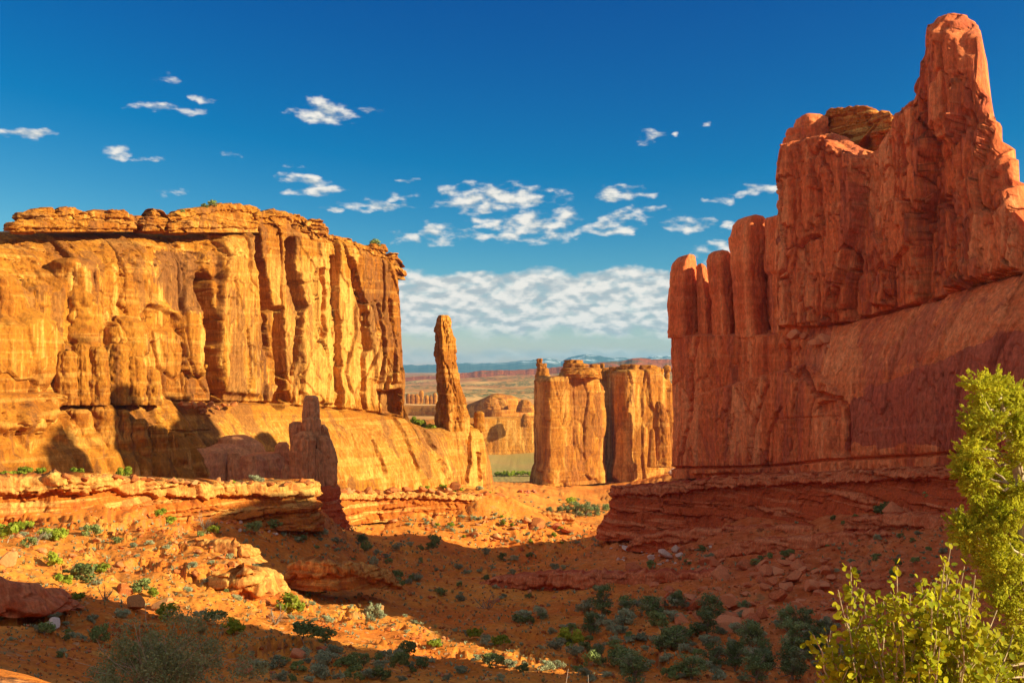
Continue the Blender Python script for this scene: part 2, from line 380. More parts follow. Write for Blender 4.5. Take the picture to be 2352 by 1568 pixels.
def warp_uv(W, amp, freq, seed):
    U, V = W.uv(); p = P3(U * freq, V * freq, np.full(U.shape, seed * 3.3, np.float32))
    return U + amp * W.P(fbm(p, 3, .6, seed)), V + amp * W.P(fbm(p, 3, .6, seed + 40))
def slabs(W, sx, sz, amp, seed, tilt=1.0, gap=.6, wob=.45, tone=0.0):
    """flat broken faces: each slab has its own setback and tilt, with a crack between"""
    a = (W.s * sx).ravel() + wob * fbm(W.p(sx * .9, sz * .9), 3, .5, seed); c = (W.z * sz).ravel() + wob * fbm(W.p(sx * .9, sz * .9), 3, .5, seed + 4)
    f1, fe, cid, ox, oy = worley(np.stack([a, c], 1), seed, True); h1, h2, h3 = hashf(cid, 0), hashf(cid, 1), hashf(cid, 2)
    W.d += W.P(amp * ((h1 - .5) * 1.6 + tilt * ((h2 - .5) * 2.6 * ox + (h3 - .6) * 1.2 * oy)) - gap * amp * np.clip(1 - fe / .07, 0, 1) * (h3 > .3))
    if tone: W.tone = W.tone + W.P(tone * (h2 - .5) * 2)
def veins(W, sx, sz, depth, width, seed):
    n = W.P(fbm(W.p(sx, sz), 4, .55, seed)); m = np.clip(.4 + 1.6 * W.P(perlin(W.p(sx * .7, sz * .7), seed + 9)), 0, 1)
    W.d -= depth * m * np.clip(1 - np.abs(n) / width, 0, 1)
def crack(W, U, V, pts, wpx, depth):
    d = dist_poly(U, V, pts); W.d -= depth * np.clip(1 - d / wpx, 0, 1) ** .8
def recess(W, U, V, pts, off, soft=8): W.d += off * region(U, V, pts, soft)

def pillar(name, levels, y, mat, parent=None, depth=.8, power=2.6, nseg=72, dz=.16, amp=.25, bed=.15, seed=0, twist=0.0, nfreq=.5, grooves=0, closed_top=True, bedf=1.3, tilt=0.0, sharp=0.0):
    """a standing rock: levels (v, u_left, u_right) top to bottom at distance y; squarish rounded section"""
    lv = sorted(levels); z = np.array([(HV - l[0]) / F * y for l in lv]); xl = np.array([(l[1] - HU) / F * y for l in lv]); xr = np.array([(l[2] - HU) / F * y for l in lv])
    nr = max(6, int((z[0] - z[-1]) / dz)); zz = np.linspace(z[0], z[-1], nr)
    XL = np.interp(zz, z[::-1], xl[::-1]); XR = np.interp(zz, z[::-1], xr[::-1])
    cx = (XL + XR) / 2; hx = np.maximum((XR - XL) / 2, .02); base = hx.max()
    a = np.linspace(0, 2 * math.pi, nseg, endpoint=False) + twist
    ca, sa = np.cos(a - twist), np.sin(a - twist)
    sc = (np.abs(np.cos(a)) ** power + np.abs(np.sin(a)) ** power) ** (-1 / power)
    if twist:
        ext = np.abs(ca * sc).max(); sc = sc / ext
    hy = depth * (.35 * base + .65 * hx)
    if tilt: pass
    x = cx[:, None] + hx[:, None] * ca * sc; yy = y + hy[:, None] * sa * sc; Z = np.broadcast_to(zz[:, None], x.shape).copy()
    p = P3(x, yy, Z)
    n1 = fbm(p * nfreq, 4, .5, seed).reshape(x.shape); n2 = fbm(p * nfreq * 3.1, 3, .55, seed + 9).reshape(x.shape)
    bz = perlin(P3(np.zeros_like(Z), np.zeros_like(Z) + seed, Z * bedf + .25 * n1), seed + 3).reshape(x.shape)
    disp = amp * (1.2 * n1 + .45 * n2) + bed * np.where(bz > 0, bz, bz * 1.6)
    if sharp: disp += sharp * sstep(.05, .12, fbm(p * nfreq * 1.6 * np.array([1, 1, .5]), 3, .5, seed + 21).reshape(x.shape))
    if grooves:
        ga = fbm(P3(np.broadcast_to(ca * 1.7, x.shape), np.broadcast_to(sa * 1.7, x.shape), Z * .12), 3, .5, seed + 31).reshape(x.shape)
        disp -= grooves * np.clip(1 - np.abs(ga) * 9, 0, 1)
    fade = np.clip(np.minimum(1, (hx[:, None]) / (amp * 3 + .01)), 0, 1)
    x = x + disp * ca * fade; yy = yy + disp * sa * fade; Z = Z + .3 * amp * n2 * fade
    co = np.stack([x, yy, Z], -1).reshape(-1, 3)
    top = co[:nseg].mean(0) + np.array([0, 0, .02]); bot = co[-nseg:].mean(0)
    co = np.concatenate([co, [top, bot]]); T = len(co) - 2
    q = grid_quads(nr, nseg, True)[:, ::-1]
    i = np.arange(nseg); j = (i + 1) % nseg
    t = np.concatenate([np.stack([i, j, np.full(nseg, T)], 1), np.stack([(nr - 1) * nseg + j, (nr - 1) * nseg + i, np.full(nseg, T + 1)], 1)])
    return link(name, mesh_np(name, co, q, t), mat, parent)
def capstone(name, u0, u1, vt, vb, y, mat, parent=None, neck=.05, seed=0, depth=1.0, **kw):
    """weathered block: flat-topped, bulging beds, slightly undercut"""
    r = random.Random(seed); w_ = u1 - u0; h = vb - vt; L = []; nb = r.choice((2, 3, 3)); a = [r.uniform(-.03, .03) for _ in range(nb + 1)]
    L.append((vt, u0 + w_ * r.uniform(.12, .30), u1 - w_ * r.uniform(.12, .30))); L.append((vt + .07 * h, u0 + w_ * .05, u1 - w_ * .05))
    for b_ in range(nb):
        t0 = .12 + .88 * b_ / nb; t1 = .12 + .88 * (b_ + 1) / nb; kl, kr = r.uniform(0, .05), r.uniform(0, .05); nl, nr_ = neck * r.uniform(-.3, 1.6), neck * r.uniform(-.3, 1.6)
        L += [(vt + h * (t0 + .12 / nb), u0 + w_ * kl, u1 - w_ * kr), (vt + h * (t1 - .25 / nb), u0 + w_ * kl, u1 - w_ * kr), (vt + h * (t1 - .04 / nb), u0 + w_ * nl, u1 - w_ * nr_)]
    L.append((vb + .3 * h, u0, u1))
    m_ = y / F; kw.setdefault('amp', .13 * math.sqrt(w_ * h) * m_ + .08); kw.setdefault('bed', .03 * h * m_); kw.setdefault('bedf', 2.2 / (h * m_)); kw.setdefault('sharp', .05 * w_ * m_)
    return pillar(name, L, y, mat, parent, depth=depth, seed=seed, nfreq=1.0 / max(.6, h * m_), dz=max(.05, h * m_ / 26), nseg=52, power=3.6, twist=r.uniform(-.35, .35), **kw)
def strata(W, seed, lh=.8, bw=1.6, flare=1.5, amp=.45, cap=.6, lump=.35):
    """bedded ledge: hard and soft beds, split into blocks"""
    r = np.random.RandomState(seed); wz = W.P(fbm(W.p(.22, .10), 4, .55, seed)); zz = W.z + 1.1 * lh * wz + .35 * lh * W.P(fbm(W.p(1.3, .4), 3, .6, seed + 1)); b = [float(W.z.min()) - 4]
    while b[-1] < W.z.max() + 4: b.append(b[-1] + lh * r.choice([.3, .5, .8, 1.2, 1.9]))
    b = np.array(b); i = np.clip(np.searchsorted(b, zz.ravel()) - 1, 0, len(b) - 2).reshape(zz.shape); o = r.uniform(-1, 1, len(b)); th = b[i + 1] - b[i]
    fr = (zz - b[i]) / th; prof = np.clip(np.minimum(fr, 1 - fr) * th * 7, 0, 1) ** .5; keep = sstep(-.25, .15, W.P(fbm(W.p(.3, .5), 3, .5, seed + 2)))
    W.d += amp * o[i] * (.4 + .6 * keep) - .32 * (1 - prof) * keep
    bwi = bw * (.5 + 1.3 * hashf(i, 0)); sj = W.s / bwi + hashf(i, 1) * 7 + .7 * W.P(fbm(W.p(.6 / bw, .5), 3, .55, seed + 3)); cell = np.floor(sj); fs = sj - cell; wj = hashf((cell.astype(int) * 3 + i * 11) & 511, 2)
    W.d += keep * (lump * (wj - .5) * 2 - .4 * (1 - np.clip(np.minimum(fs, 1 - fs) * bwi * 5, 0, 1)) * (wj > .35) + lump * .6 * np.sqrt(np.clip(fs * (1 - fs) * 4, 0, 1)) * prof)
    W.d += flare * (1 - W.tau) ** 1.6 + 1.1 * W.P(fbm(W.p(.13, .09), 4, .55, seed + 5)) + .30 * W.P(fbm(W.p(1.0, 1.2), 4, .65, seed + 7))
    if cap: W.d += cap * sstep(1.5, 1.3, W.h + .6 * wz) - cap * .6 * sstep(1.3, 1.5, W.h + .6 * wz) * sstep(2.6, 1.8, W.h)
    W.pale = W.pale + .55 * sstep(1.9, 1.0, W.h + wz)
# ---- loose stones: a handful of shapes shared by many
def stone_mesh(name, seed, flat=.75, cuts=9, lumps=.10, res=2):
    import bmesh
    r = np.random.RandomState(seed); bm = bmesh.new(); bmesh.ops.create_icosphere(bm, subdivisions=res + 1, radius=1.0)
    co = np.array([v.co[:] for v in bm.verts])
    for _ in range(cuts):
        n = r.normal(size=3); n /= np.linalg.norm(n); h = r.uniform(.42, .78)
        e = co @ n - h; co = co - np.outer(np.maximum(e, 0) * .97, n)
    co *= np.array([1, r.uniform(.7, 1.0), flat * r.uniform(.8, 1.1)])
    co += co * (fbm(co * 1.9, 4, .55, seed) * lumps * 1.3)[:, None]
    co[:, 2] -= co[:, 2].min() * .72 + 0; 
    for v, c in zip(bm.verts, co): v.co = c
    me = bpy.data.meshes.new(name); bm.to_mesh(me); bm.free()
    me.polygons.foreach_set('use_smooth', np.ones(len(me.polygons), bool)); me.update(); me.set_sharp_from_angle(angle=rad(24)); return me

# ================================================================ the lie of the land
_cp = []
def _row(y, *uv):
    for u, v in uv: _cp.append((u, y, (HV - v) / F * y))
for u in (-2400, -600, 600, 1176, 1900, 2900, 4700): _cp.append((u, 1.2, -1.7))
for u, z in ((-2400, -1.0), (-800, -1.1), (40, -1.22), (300, -1.42), (700, -1.8), (1176, -1.95), (1800, -2.0), (2300, -2.2), (3200, -1.8), (4700, -1.5)): _cp.append((u, 4.0, z))
for u, z in ((-2400, -1.4), (-800, -2.0), (0, -2.8), (600, -3.5), (1176, -3.7), (1900, -3.4), (2300, -3.1), (3200, -2.5), (4700, -2.0)): _cp.append((u, 8.0, z))
for u, z in ((-2400, -2), (-600, -4.2), (0, -5.6), (370, -6.0), (900, -6.8), (1300, -7.2), (1800, -7.2), (2300, -6.6), (3200, -5), (4700, -4)): _cp.append((u, 18.0, z))
_row(30, (-2400, 1100), (-600, 1460), (100, 1500), (300, 1545), (600, 1578), (900, 1572), (1300, 1585), (1800, 1605), (2300, 1600), (3200, 1450), (4700, 1250))
_row(40, (-600, 1380), (0, 1410), (200, 1445), (500, 1490), (800, 1512), (1176, 1558), (1700, 1590), (2300, 1590), (3200, 1480))
_row(52, (-2400, 1000), (-600, 1290), (0, 1325), (200, 1372), (450, 1420), (700, 1455), (1000, 1487), (1250, 1518), (1600, 1545), (2300, 1550), (3200, 1420), (4700, 1150))
_row(62, (0, 1272), (300, 1312), (550, 1352), (800, 1405), (1100, 1462), (1300, 1492), (1700, 1497), (2000, 1492), (2352, 1460))
_row(72, (-600, 1190), (0, 1232), (300, 1262), (550, 1288), (640, 1345), (850, 1400), (1100, 1452), (1300, 1470), (1600, 1448), (1800, 1440), (2100, 1415), (2352, 1370), (3200, 1250))
_row(84, (-600, 1170), (0, 1212), (300, 1205), (470, 1225), (600, 1335), (750, 1412), (1000, 1432), (1200, 1424), (1400, 1408), (1700, 1390), (1900, 1352), (2100, 1310), (2352, 1255))
_row(91, (-300, 1100), (0, 1098)); _row(98, (250, 1106)); _row(107, (480, 1118)); _row(117, (680, 1120))
_row(104, (-300, 1112), (0, 1116)); _row(112, (250, 1122)); _row(124, (0, 1126), (480, 1134)); _row(132, (250, 1130), (660, 1150)); _row(95, (420, 1205)); _row(103, (600, 1205)); _row(111, (735, 1225))
_row(100, (800, 1335), (900, 1375), (1000, 1392), (1200, 1386), (1400, 1365), (1700, 1328), (2000, 1262), (2200, 1215), (2352, 1185), (3200, 1150))
_row(116, (850, 1292), (1000, 1342), (1200, 1347), (1400, 1328), (1600, 1297), (1800, 1255), (2000, 1205))
_row(135, (780, 1215), (900, 1268), (1100, 1312), (1250, 1312), (1400, 1288), (1600, 1240), (1750, 1208))
_row(150, (-600, 1110), (0, 1115), (250, 1122)); _row(165, (450, 1130), (620, 1140), (770, 1215))
_row(160, (950, 1242), (1100, 1292), (1200, 1297), (1300, 1285), (1400, 1240), (1500, 1212))
_row(157, (1415, 1222)); _row(150, (1620, 1210)); _row(140, (1820, 1195)); _row(124, (2050, 1180)); _row(107, (2352, 1165))
_row(172, (1450, 1116)); _row(168, (1560, 1106)); _row(158, (1750, 1092)); _row(142, (2020, 1070)); _row(122, (2352, 1050)); _row(118, (3200, 1000))
_row(182, (1000, 1240), (1150, 1286), (1330, 1273), (1420, 1200)); _row(200, (820, 1200), (1000, 1207), (1150, 1227), (1260, 1236), (1360, 1240), (1600, 1150))
_row(216, (-600, 1115), (400, 1120), (800, 1124), (950, 1124), (1110, 1134)); _row(208, (870, 1185), (1010, 1182), (1160, 1175))
_row(260, (600, 1100), (1000, 1110), (1170, 1150), (1250, 1190), (1350, 1202), (1550, 1195), (2400, 1150)); _row(340, (1000, 1100), (1200, 1128), (1350, 1162), (1560, 1150))
_row(420, (-2400, 1000), (600, 1080), (1100, 1105), (1240, 1107), (1400, 1112), (1560, 1085), (2600, 1080), (4700, 1000)); _row(600, (900, 1075), (1130, 1088), (1240, 1088), (1560, 1075))
_row(760, (-600, 1000), (900, 990), (1150, 1000), (1300, 1000), (1600, 1000), (3000, 1000))
_row(1200, (-2400, 930), (900, 925), (1100, 925), (1300, 930), (1600, 930), (4700, 930)); _row(2000, (900, 892), (1100, 885), (1300, 876), (1560, 868))
_row(3200, (-2400, 872), (900, 872), (1100, 862), (1300, 852), (1560, 846), (4700, 860)); _row(6000, (-2400, 858), (900, 858), (1500, 858), (4700, 858)); _row(16000, (-2400, 852), (900, 852), (1500, 852), (4700, 852))
_cp = np.array(_cp)
def _q(u, y): return np.stack([np.asarray(u) / 520.0, np.log(y) * 2.1], -1)
def _tps(r2): return .5 * r2 * np.log(r2 + 1e-9)
_cq = _q(_cp[:, 0], _cp[:, 1]); _n = len(_cp)
_K = _tps(((_cq[:, None] - _cq[None]) ** 2).sum(-1)) + np.eye(_n) * .004
_A = np.zeros((_n + 3, _n + 3)); _A[:_n, :_n] = _K; _A[:_n, _n] = 1; _A[:_n, _n + 1:] = _cq; _A[_n:, :_n] = _A[:_n, _n:].T
_w = np.linalg.solve(_A, np.concatenate([_cp[:, 2] / (_cp[:, 1] + 12) , np.zeros(3)]))     # work with the slope, so near and far weigh alike
def _H0(x, y):
    x = np.asarray(x, float).ravel(); y = np.maximum(np.asarray(y, float).ravel(), 1.2)
    u = np.clip(HU + F * x / y, -2400, 4700); q = _q(u, y); out = np.zeros(len(x))
    for i in range(0, len(x), 40000):
        b = q[i:i + 40000]; r2 = ((b[:, None, :] - _cq[None]) ** 2).sum(-1)
        out[i:i + 40000] = _tps(r2) @ _w[:_n] + _w[_n] + b @ _w[_n + 1:]
    return out * (y + 12)
_gu = np.linspace(-2400, 4700, 520); _gl = np.linspace(math.log(1.2), math.log(16000), 430)
_gY, _gU = np.meshgrid(np.exp(_gl), _gu, indexing='ij'); _gH = (_H0((_gU - HU) / F * _gY, _gY) / (_gY.ravel() + 12)).reshape(_gY.shape)
def H0(x, y):
    x = np.asarray(x, float).ravel(); y = np.clip(np.asarray(y, float).ravel(), 1.2, 15999)
    a = np.clip((HU + F * x / y + 2400) / 7100 * 519, 0, 518.999); b_ = np.clip((np.log(y) - _gl[0]) / (_gl[-1] - _gl[0]) * 429, 0, 428.999)
    i = a.astype(int); j = b_.astype(int); fa = a - i; fb = b_ - j
    return ((_gH[j, i] * (1 - fa) + _gH[j, i + 1] * fa) * (1 - fb) + (_gH[j + 1, i] * (1 - fa) + _gH[j + 1, i + 1] * fa) * fb) * (y + 12)
def H(x, y):
    x = np.asarray(x, float).ravel(); y = np.maximum(np.asarray(y, float).ravel(), 1.2); z = H0(x, y)
    p = P3(x, y, np.zeros(len(x)))
    near = sstep(10, 40, y); far = sstep(300, 900, y); mid = near * (1 - far)
    n1 = fbm(p * .045, 4, .5, 3); n2 = fbm(p * .22, 4, .55, 5); n3 = fbm(p * 1.3, 4, .6, 8)
    z = z + mid * (1.2 * n1 + .66 * n2) + (.05 + .24 * mid) * n3 + (1 - near) * .10 * n2
    # eroded ledges: the slope breaks into small risers and treads
    hz = .95 + .25 * n1; k = (z + .9 * n1 + .25 * n3) / hz; fk = k - np.floor(k)
    ter = (np.floor(k) + sstep(.62, .98, fk)) * hz - .9 * n1 - .25 * n3
    msk = sstep(-.12, .12, fbm(p * .06, 3, .5, 12)) * mid * .95
    z = z + (ter - z) * msk
    # gullies
    z = z - mid * .55 * np.clip(ridged(p * .07, 2, 14) - .62, 0, 1) * 2.2
    # rolling slickrock far off
    z = z + far * (sstep(600, 2500, y) * 16 * fbm(p * .0022, 4, .5, 15) + 5 * fbm(p * .012, 3, .5, 16)) * sstep(9000, 3500, y)
    return z
def pick(u, v, y0=6, y1=900):
    """first ground point met along a direction"""
    t = np.exp(np.linspace(math.log(y0), math.log(y1), 900)); z = H((u - HU) / F * t, t)
    d = (HV - v) / F * t - z; h = np.where(d < 0)[0]
    if not len(h): return None
    y = t[h[0]]; x = (u - HU) / F * y; return Vector((x, y, float(H([x], [y])[0])))
def ground_mesh():
    ly = np.concatenate([np.exp(np.linspace(math.log(1.2), math.log(14), 60)), np.exp(np.linspace(math.log(14), math.log(300), 470))[1:],
                         np.exp(np.linspace(math.log(300), math.log(4500), 150))[1:], np.exp(np.linspace(math.log(4500), math.log(16000), 14))[1:]])
    uu = np.concatenate([np.linspace(-2400, -300, 60)[:-1], np.linspace(-300, 2650, 860), np.linspace(2650, 4700, 60)[1:]])
    Y, U = np.meshgrid(ly, uu, indexing='ij'); X = (U - HU) / F * Y
    Z = H(X, Y).reshape(X.shape)
    return mesh_np('ground', np.stack([X, Y, Z], -1), grid_quads(*X.shape)[:, ::1])
def ground_mat():
    m, N, b = new_mat('red_desert_soil'); pos = N.n('NewGeometry').outputs['Position']
    flat = N.vm('MULTIPLY', pos, (1, 1, .3))
    big = N.noise(flat, .06, 5, .6, .4); md = N.noise(flat, .5, 6, .65); fn = N.noise(pos, 3.2, 6, .7)
    c = N.mix(N.ramp(big, .35, .65), (.60, .150, .018), (.72, .255, .036))
    c = N.mix(N.ramp(md, .55, .72, 0, .6), c, (.76, .40, .09))
    c = N.mix(N.ramp(md, .45, .30, 0, .6), c, (.48, .095, .018))
    sp0 = N.n('SeparateXYZ'); N.l(pos, sp0.inputs[0])
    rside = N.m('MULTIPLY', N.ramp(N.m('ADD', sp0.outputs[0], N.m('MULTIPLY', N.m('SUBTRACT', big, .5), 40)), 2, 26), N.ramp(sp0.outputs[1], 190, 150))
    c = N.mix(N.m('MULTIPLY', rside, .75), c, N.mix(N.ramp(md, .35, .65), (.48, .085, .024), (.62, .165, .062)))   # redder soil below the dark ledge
    bz = N.noise(N.vm('MULTIPLY', pos, (.05, .05, 1)), .9, 4, .6)
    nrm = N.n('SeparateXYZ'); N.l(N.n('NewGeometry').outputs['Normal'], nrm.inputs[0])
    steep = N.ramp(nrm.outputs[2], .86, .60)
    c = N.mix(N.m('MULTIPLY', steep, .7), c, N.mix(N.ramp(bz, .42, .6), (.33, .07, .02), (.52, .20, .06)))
    # pebbles and litter
    vo = N.n('TexVoronoi'); N.l(pos, vo.inputs[0]); vo.inputs['Scale'].default_value = 1.7
    peb = N.m('MULTIPLY', N.ramp(vo.outputs['Distance'], .26, .16), N.ramp(md, .42, .56))
    c = N.mix(N.m('MULTIPLY', peb, .6), c, (.58, .36, .19))
    vo2 = N.n('TexVoronoi'); N.l(pos, vo2.inputs[0]); vo2.inputs['Scale'].default_value = .8
    sc_ = N.m('MULTIPLY', N.ramp(vo2.outputs['Distance'], .34, .22), N.ramp(N.noise(flat, .13, 3), .46, .60))
    c = N.mix(N.m('MULTIPLY', sc_, .45), c, (.20, .17, .075))
    # the far country: pale sage flats, juniper woodland, bare slickrock
    sp = N.n('SeparateXYZ'); N.l(pos, sp.inputs[0]); yy = sp.outputs[1]
    flats = N.m('MULTIPLY', N.ramp(yy, 430, 520), N.ramp(yy, 900, 640))
    c = N.mix(N.m('MULTIPLY', flats, .8), c, N.mix(N.ramp(N.noise(flat, .03, 4), .4, .6), (.33, .25, .09), (.24, .24, .08)))
    slick = N.ramp(yy, 640, 900)
    lay = N.noise(N.vm('MULTIPLY', pos, (.08, .08, 1)), .12, 5, .6, .4)
    c = N.mix(N.m('MULTIPLY', slick, .95), c, N.mix(N.ramp(lay, .40, .60), (.48, .19, .05), (.66, .36, .13)))
    red = N.m('MULTIPLY', N.ramp(yy, 1800, 2600), N.ramp(N.noise(pos, .002, 4), .40, .52)); c = N.mix(red, c, (.50, .16, .06))
    vj = N.n('TexVoronoi'); N.l(pos, vj.inputs[0]); vj.inputs['Scale'].default_value = .11
    wood = N.m('MULTIPLY', N.m('MULTIPLY', N.ramp(vj.outputs['Distance'], .62, .46), N.ramp(yy, 900, 1300)), N.ramp(N.noise(pos, .0045, 4, .6), .42, .52))
    c = N.mix(N.m('MULTIPLY', wood, .9), c, (.085, .11, .035))
    c = N.mix(1.0, c, N.ramp(fn, .25, .75, .75, 1.2), 'MULTIPLY')
    N.l(c, b.inputs['Base Color']); b.inputs['Roughness'].default_value = .95; b.inputs['Specular IOR Level'].default_value = .1
    hg = N.m('ADD', N.m('MULTIPLY', fn, .35), N.m('ADD', N.m('MULTIPLY', md, .5), N.m('MULTIPLY', peb, .25)))
    bp = N.n('Bump'); bp.inputs['Strength'].default_value = .75; bp.inputs['Distance'].default_value = .3
    N.l(hg, bp.inputs['Height']); N.l(bp.outputs[0], b.inputs['Normal']); return m
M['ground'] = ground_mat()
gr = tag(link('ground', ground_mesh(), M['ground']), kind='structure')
# the rest of the hill the viewpoint stands on, beside and behind
_gx, _gy = np.meshgrid(np.linspace(-420, 420, 85), np.concatenate([np.linspace(-320, -4, 30), np.linspace(0, 150, 40)]), indexing='ij')
_gz = H0(_gx, np.maximum(_gy, 1.2)).reshape(_gx.shape)
_gz = np.where(_gy < 1.2, -1.75 - .02 * np.abs(_gx) * 0 , _gz); _cov = (np.abs(_gx) < np.maximum(_gy, 0) * 1.45)
_gz = _gz - np.where(_cov, 4.0, .15) + np.where(_gy < -3, .9 * fbm(P3(_gx * .03, _gy * .03, 0 * _gx), 3, .5, 4).reshape(_gx.shape), 0)
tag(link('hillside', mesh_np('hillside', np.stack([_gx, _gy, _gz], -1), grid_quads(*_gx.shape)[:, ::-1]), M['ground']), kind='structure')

# ================================================================ the left fin
L_path = [(-170, 141), (0, 150), (300, 172), (600, 200), (800, 218), (932, 230), (1000, 238), (1132, 247)]
L_top = [(-170, 545), (0, 531), (60, 524), (150, 522), (300, 524), (400, 523), (500, 519), (560, 505), (592, 508), (640, 512), (690, 520), (730, 535), (790, 553), (850, 574), (884, 590), (905, 606), (915, 640), (921, 690),
         (927, 740), (930, 800), (931, 880), (933, 957), (940, 966), (985, 986), (1000, 984), (1085, 972), (1104, 975), (1112, 1000), (1122, 1050), (1132, 1100)]
L_bot = [(-170, 1130), (0, 1130), (600, 1150), (800, 1140), (1132, 1128)]
L_nodes = merge_nodes(L_path, L_top, L_bot)
def shape_left(W):
    U0, V0 = W.uv()
    # the cliff stands on a smooth apron of slickrock
    led = interp(U0[0], [(-170, 900), (100, 900), (300, 905), (400, 922), (650, 926), (700, 936), (800, 940), (932, 958), (1000, 972), (1132, 985)])
    zl = ((HV - led) / F * W.Y)[None]; t = np.clip((zl - W.z) / np.maximum(zl - W.ZB, .5), 0, 1)
    A = interp(U0[0], [(-170, 9), (300, 10), (900, 9.5), (960, 8), (1050, 4), (1132, 1.2)])[None]
    W.d += A * (1 - (1 - t) ** 1.7) + np.where(W.z < zl, .9, 0) * sstep(0, .02, t)
    up = (W.z > zl).astype(np.float32)
    # the crown of the left half is a dome leaning back
    lean = sstep(620, 480, U0); W.d -= lean * 8.0 * np.clip(1 - W.h / 7.5, 0, 1) ** 1.6
    # buttress running out at the left
    Uw, Vw = warp_uv(W, 26, .012, 3)
    recess(W, Uw, Vw, [(-250, 690), (-60, 640), (60, 640), (100, 600), (200, 592), (222, 650), (236, 730), (318, 770), (338, 870), (430, 960), (520, 1090), (480, 1160), (-300, 1160)], 4.2, 46)
    recess(W, Uw, Vw, [(-250, 760), (30, 700), (95, 740), (120, 900), (60, 1000), (-250, 1000)], 3.0, 40)
    # main joints of the upper cliff
    d0 = W.d.copy(); joints(W, 10.0, 2.4, .40, 1.2, 11, .4, .03); slabs(W, .12, .05, .8, 13, tone=.9, gap=1.0); slabs(W, .36, .12, .16, 14, tone=.6, gap=1.4)
    W.d = d0 + (W.d - d0) * np.maximum(up, .08)
    d0 = W.d.copy(); flakes(W, .09, .05, .35, 21, soft=.012); slabs(W, 1.1, .5, .07, 15)
    W.d = d0 + (W.d - d0) * np.maximum(up, .16)
    n = W.P(fbm(W.p(.07, .05), 4, .5, 31)); W.d += .45 * n * np.maximum(up, .8)
    W.d += .10 * W.P(fbm(W.p(.9, .5), 4, .6, 33)) * np.maximum(up, .45)
    # bedding near the rim and pitted bands in the dome
    bz = W.P(perlin(P3(W.s * .02, W.z * 1.5, W.s * 0), 36)); W.d += .30 * bz * sstep(7, 1, W.h)
    pit = W.P(fbm(P3(W.s * .55, W.z * 1.1, W.s * 0), 4, .6, 37)); W.d -= .9 * sstep(.10, .34, pit) * sstep(10, 5, W.h) * sstep(640, 480, U0) * sstep(1.2, 2.5, W.h)
    U, V = warp_uv(W, 9, .03, 5)
    # chimneys, cracks and alcoves
    for pts, w_, dp in (([(470, 640), (480, 700), (487, 760), (486, 830), (492, 880), (498, 924)], 15, 7.5), ([(588, 530), (592, 600), (610, 680), (616, 705)], 15, 6.5), ([(640, 715), (641, 800), (646, 860), (640, 930)], 14, 7.5),
                        ([(668, 555), (668, 640), (690, 705)], 13, 6.0), ([(740, 620), (742, 700), (735, 770)], 7, 2.0), ([(765, 590), (768, 700), (778, 760), (776, 850), (786, 942)], 8, 4.5), ([(806, 600), (822, 665), (838, 720), (842, 800)], 10, 5.0),
                        ([(600, 700), (606, 770), (612, 800)], 8, 2.2), ([(690, 700), (680, 800), (672, 860)], 6, 1.5), ([(838, 800), (834, 900), (840, 940)], 6, 1.6), ([(870, 700), (880, 800), (872, 880)], 5, 1.4), ([(895, 690), (905, 800), (903, 880)], 5, 1.4),
                        ([(275, 600), (285, 660), (272, 700), (290, 720)], 5, 1.1), ([(420, 800), (440, 840), (470, 900)], 4, .8), ([(530, 640), (535, 700)], 4, .8), ([(560, 760), (565, 880), (560, 920)], 4, .8), ([(905, 960), (930, 1000), (960, 1080)], 5, 1.2),
                        ([(1012, 1060), (1030, 1100)], 7, 1.2), ([(1076, 985), (1080, 1040), (1072, 1100)], 5, 1.1), ([(1098, 1040), (1100, 1100)], 5, 1.0), ([(958, 960), (985, 1010), (1000, 1030)], 6, 1.4), ([(860, 1010), (878, 1060), (885, 1090)], 5, 1.2)):
        crack(W, U, V, pts, w_, dp)
    recess(W, U, V, [(318, 722), (345, 694), (388, 700), (412, 722), (432, 762), (424, 782), (400, 766), (360, 768), (336, 752)], -1.6, 14)
    recess(W, U, V, [(330, 560), (480, 560), (488, 640), (470, 720), (420, 730), (350, 700), (340, 640)], -1.5, 26)
    recess(W, U, V, [(864, 893), (926, 890), (924, 956), (872, 954)], -2.8, 7)
    recess(W, U, V, [(625, 900), (668, 897), (678, 928), (616, 928)], -2.5, 8)
    recess(W, U, V, [(235, 745), (300, 725), (332, 752), (330, 870), (240, 800)], 1.8, 7)
    recess(W, U, V, [(498, 540), (585, 535), (592, 640), (600, 740), (596, 910), (505, 910), (492, 760), (500, 640)], 1.3, 10)
    recess(W, U, V, [(604, 880), (640, 880), (640, 930), (604, 930)], .8, 6)
    recess(W, U, V, [(680, 620), (735, 630), (760, 780), (770, 930), (690, 930), (684, 760)], .9, 9)
    recess(W, U, V, [(845, 760), (905, 730), (925, 880), (862, 885)], .8, 9)
    # rounded, knobbly columns in the buttress (left, low)
    cells = P3(W.s * .30 + 0 * W.z, W.z * .16, W.s * 0)
    f1, fe, cid = worley(np.stack([W.s.ravel() * .30, W.z.ravel() * .17 + 3], 1), 5)
    kn = region(Uw, Vw, [(110, 800), (200, 780), (330, 800), (350, 900), (110, 905)], 14) + .7 * region(Uw, Vw, [(-100, 900), (380, 900), (500, 1000), (520, 1120), (-100, 1120)], 30)
    W.d += kn * W.P(1.5 * sstep(0, .5, fe) - .8)
    hol = W.P(fbm(P3(W.s * .8, W.z * 1.4, W.s * 0), 3, .6, 44)); W.d -= .7 * sstep(.14, .36, hol) * region(Uw, Vw, [(-100, 900), (250, 900), (400, 950), (420, 1010), (-100, 1010)], 20)
    crack(W, U, V, [(280, 990), (480, 990)], 3, .7)
    # rim of the upper cliff overhangs its foot by a hand
    crack(W, U0, V0, [(p, float(np.interp(p, U0[0], led))) for p in range(380, 930, 25)], 4, 1.0)
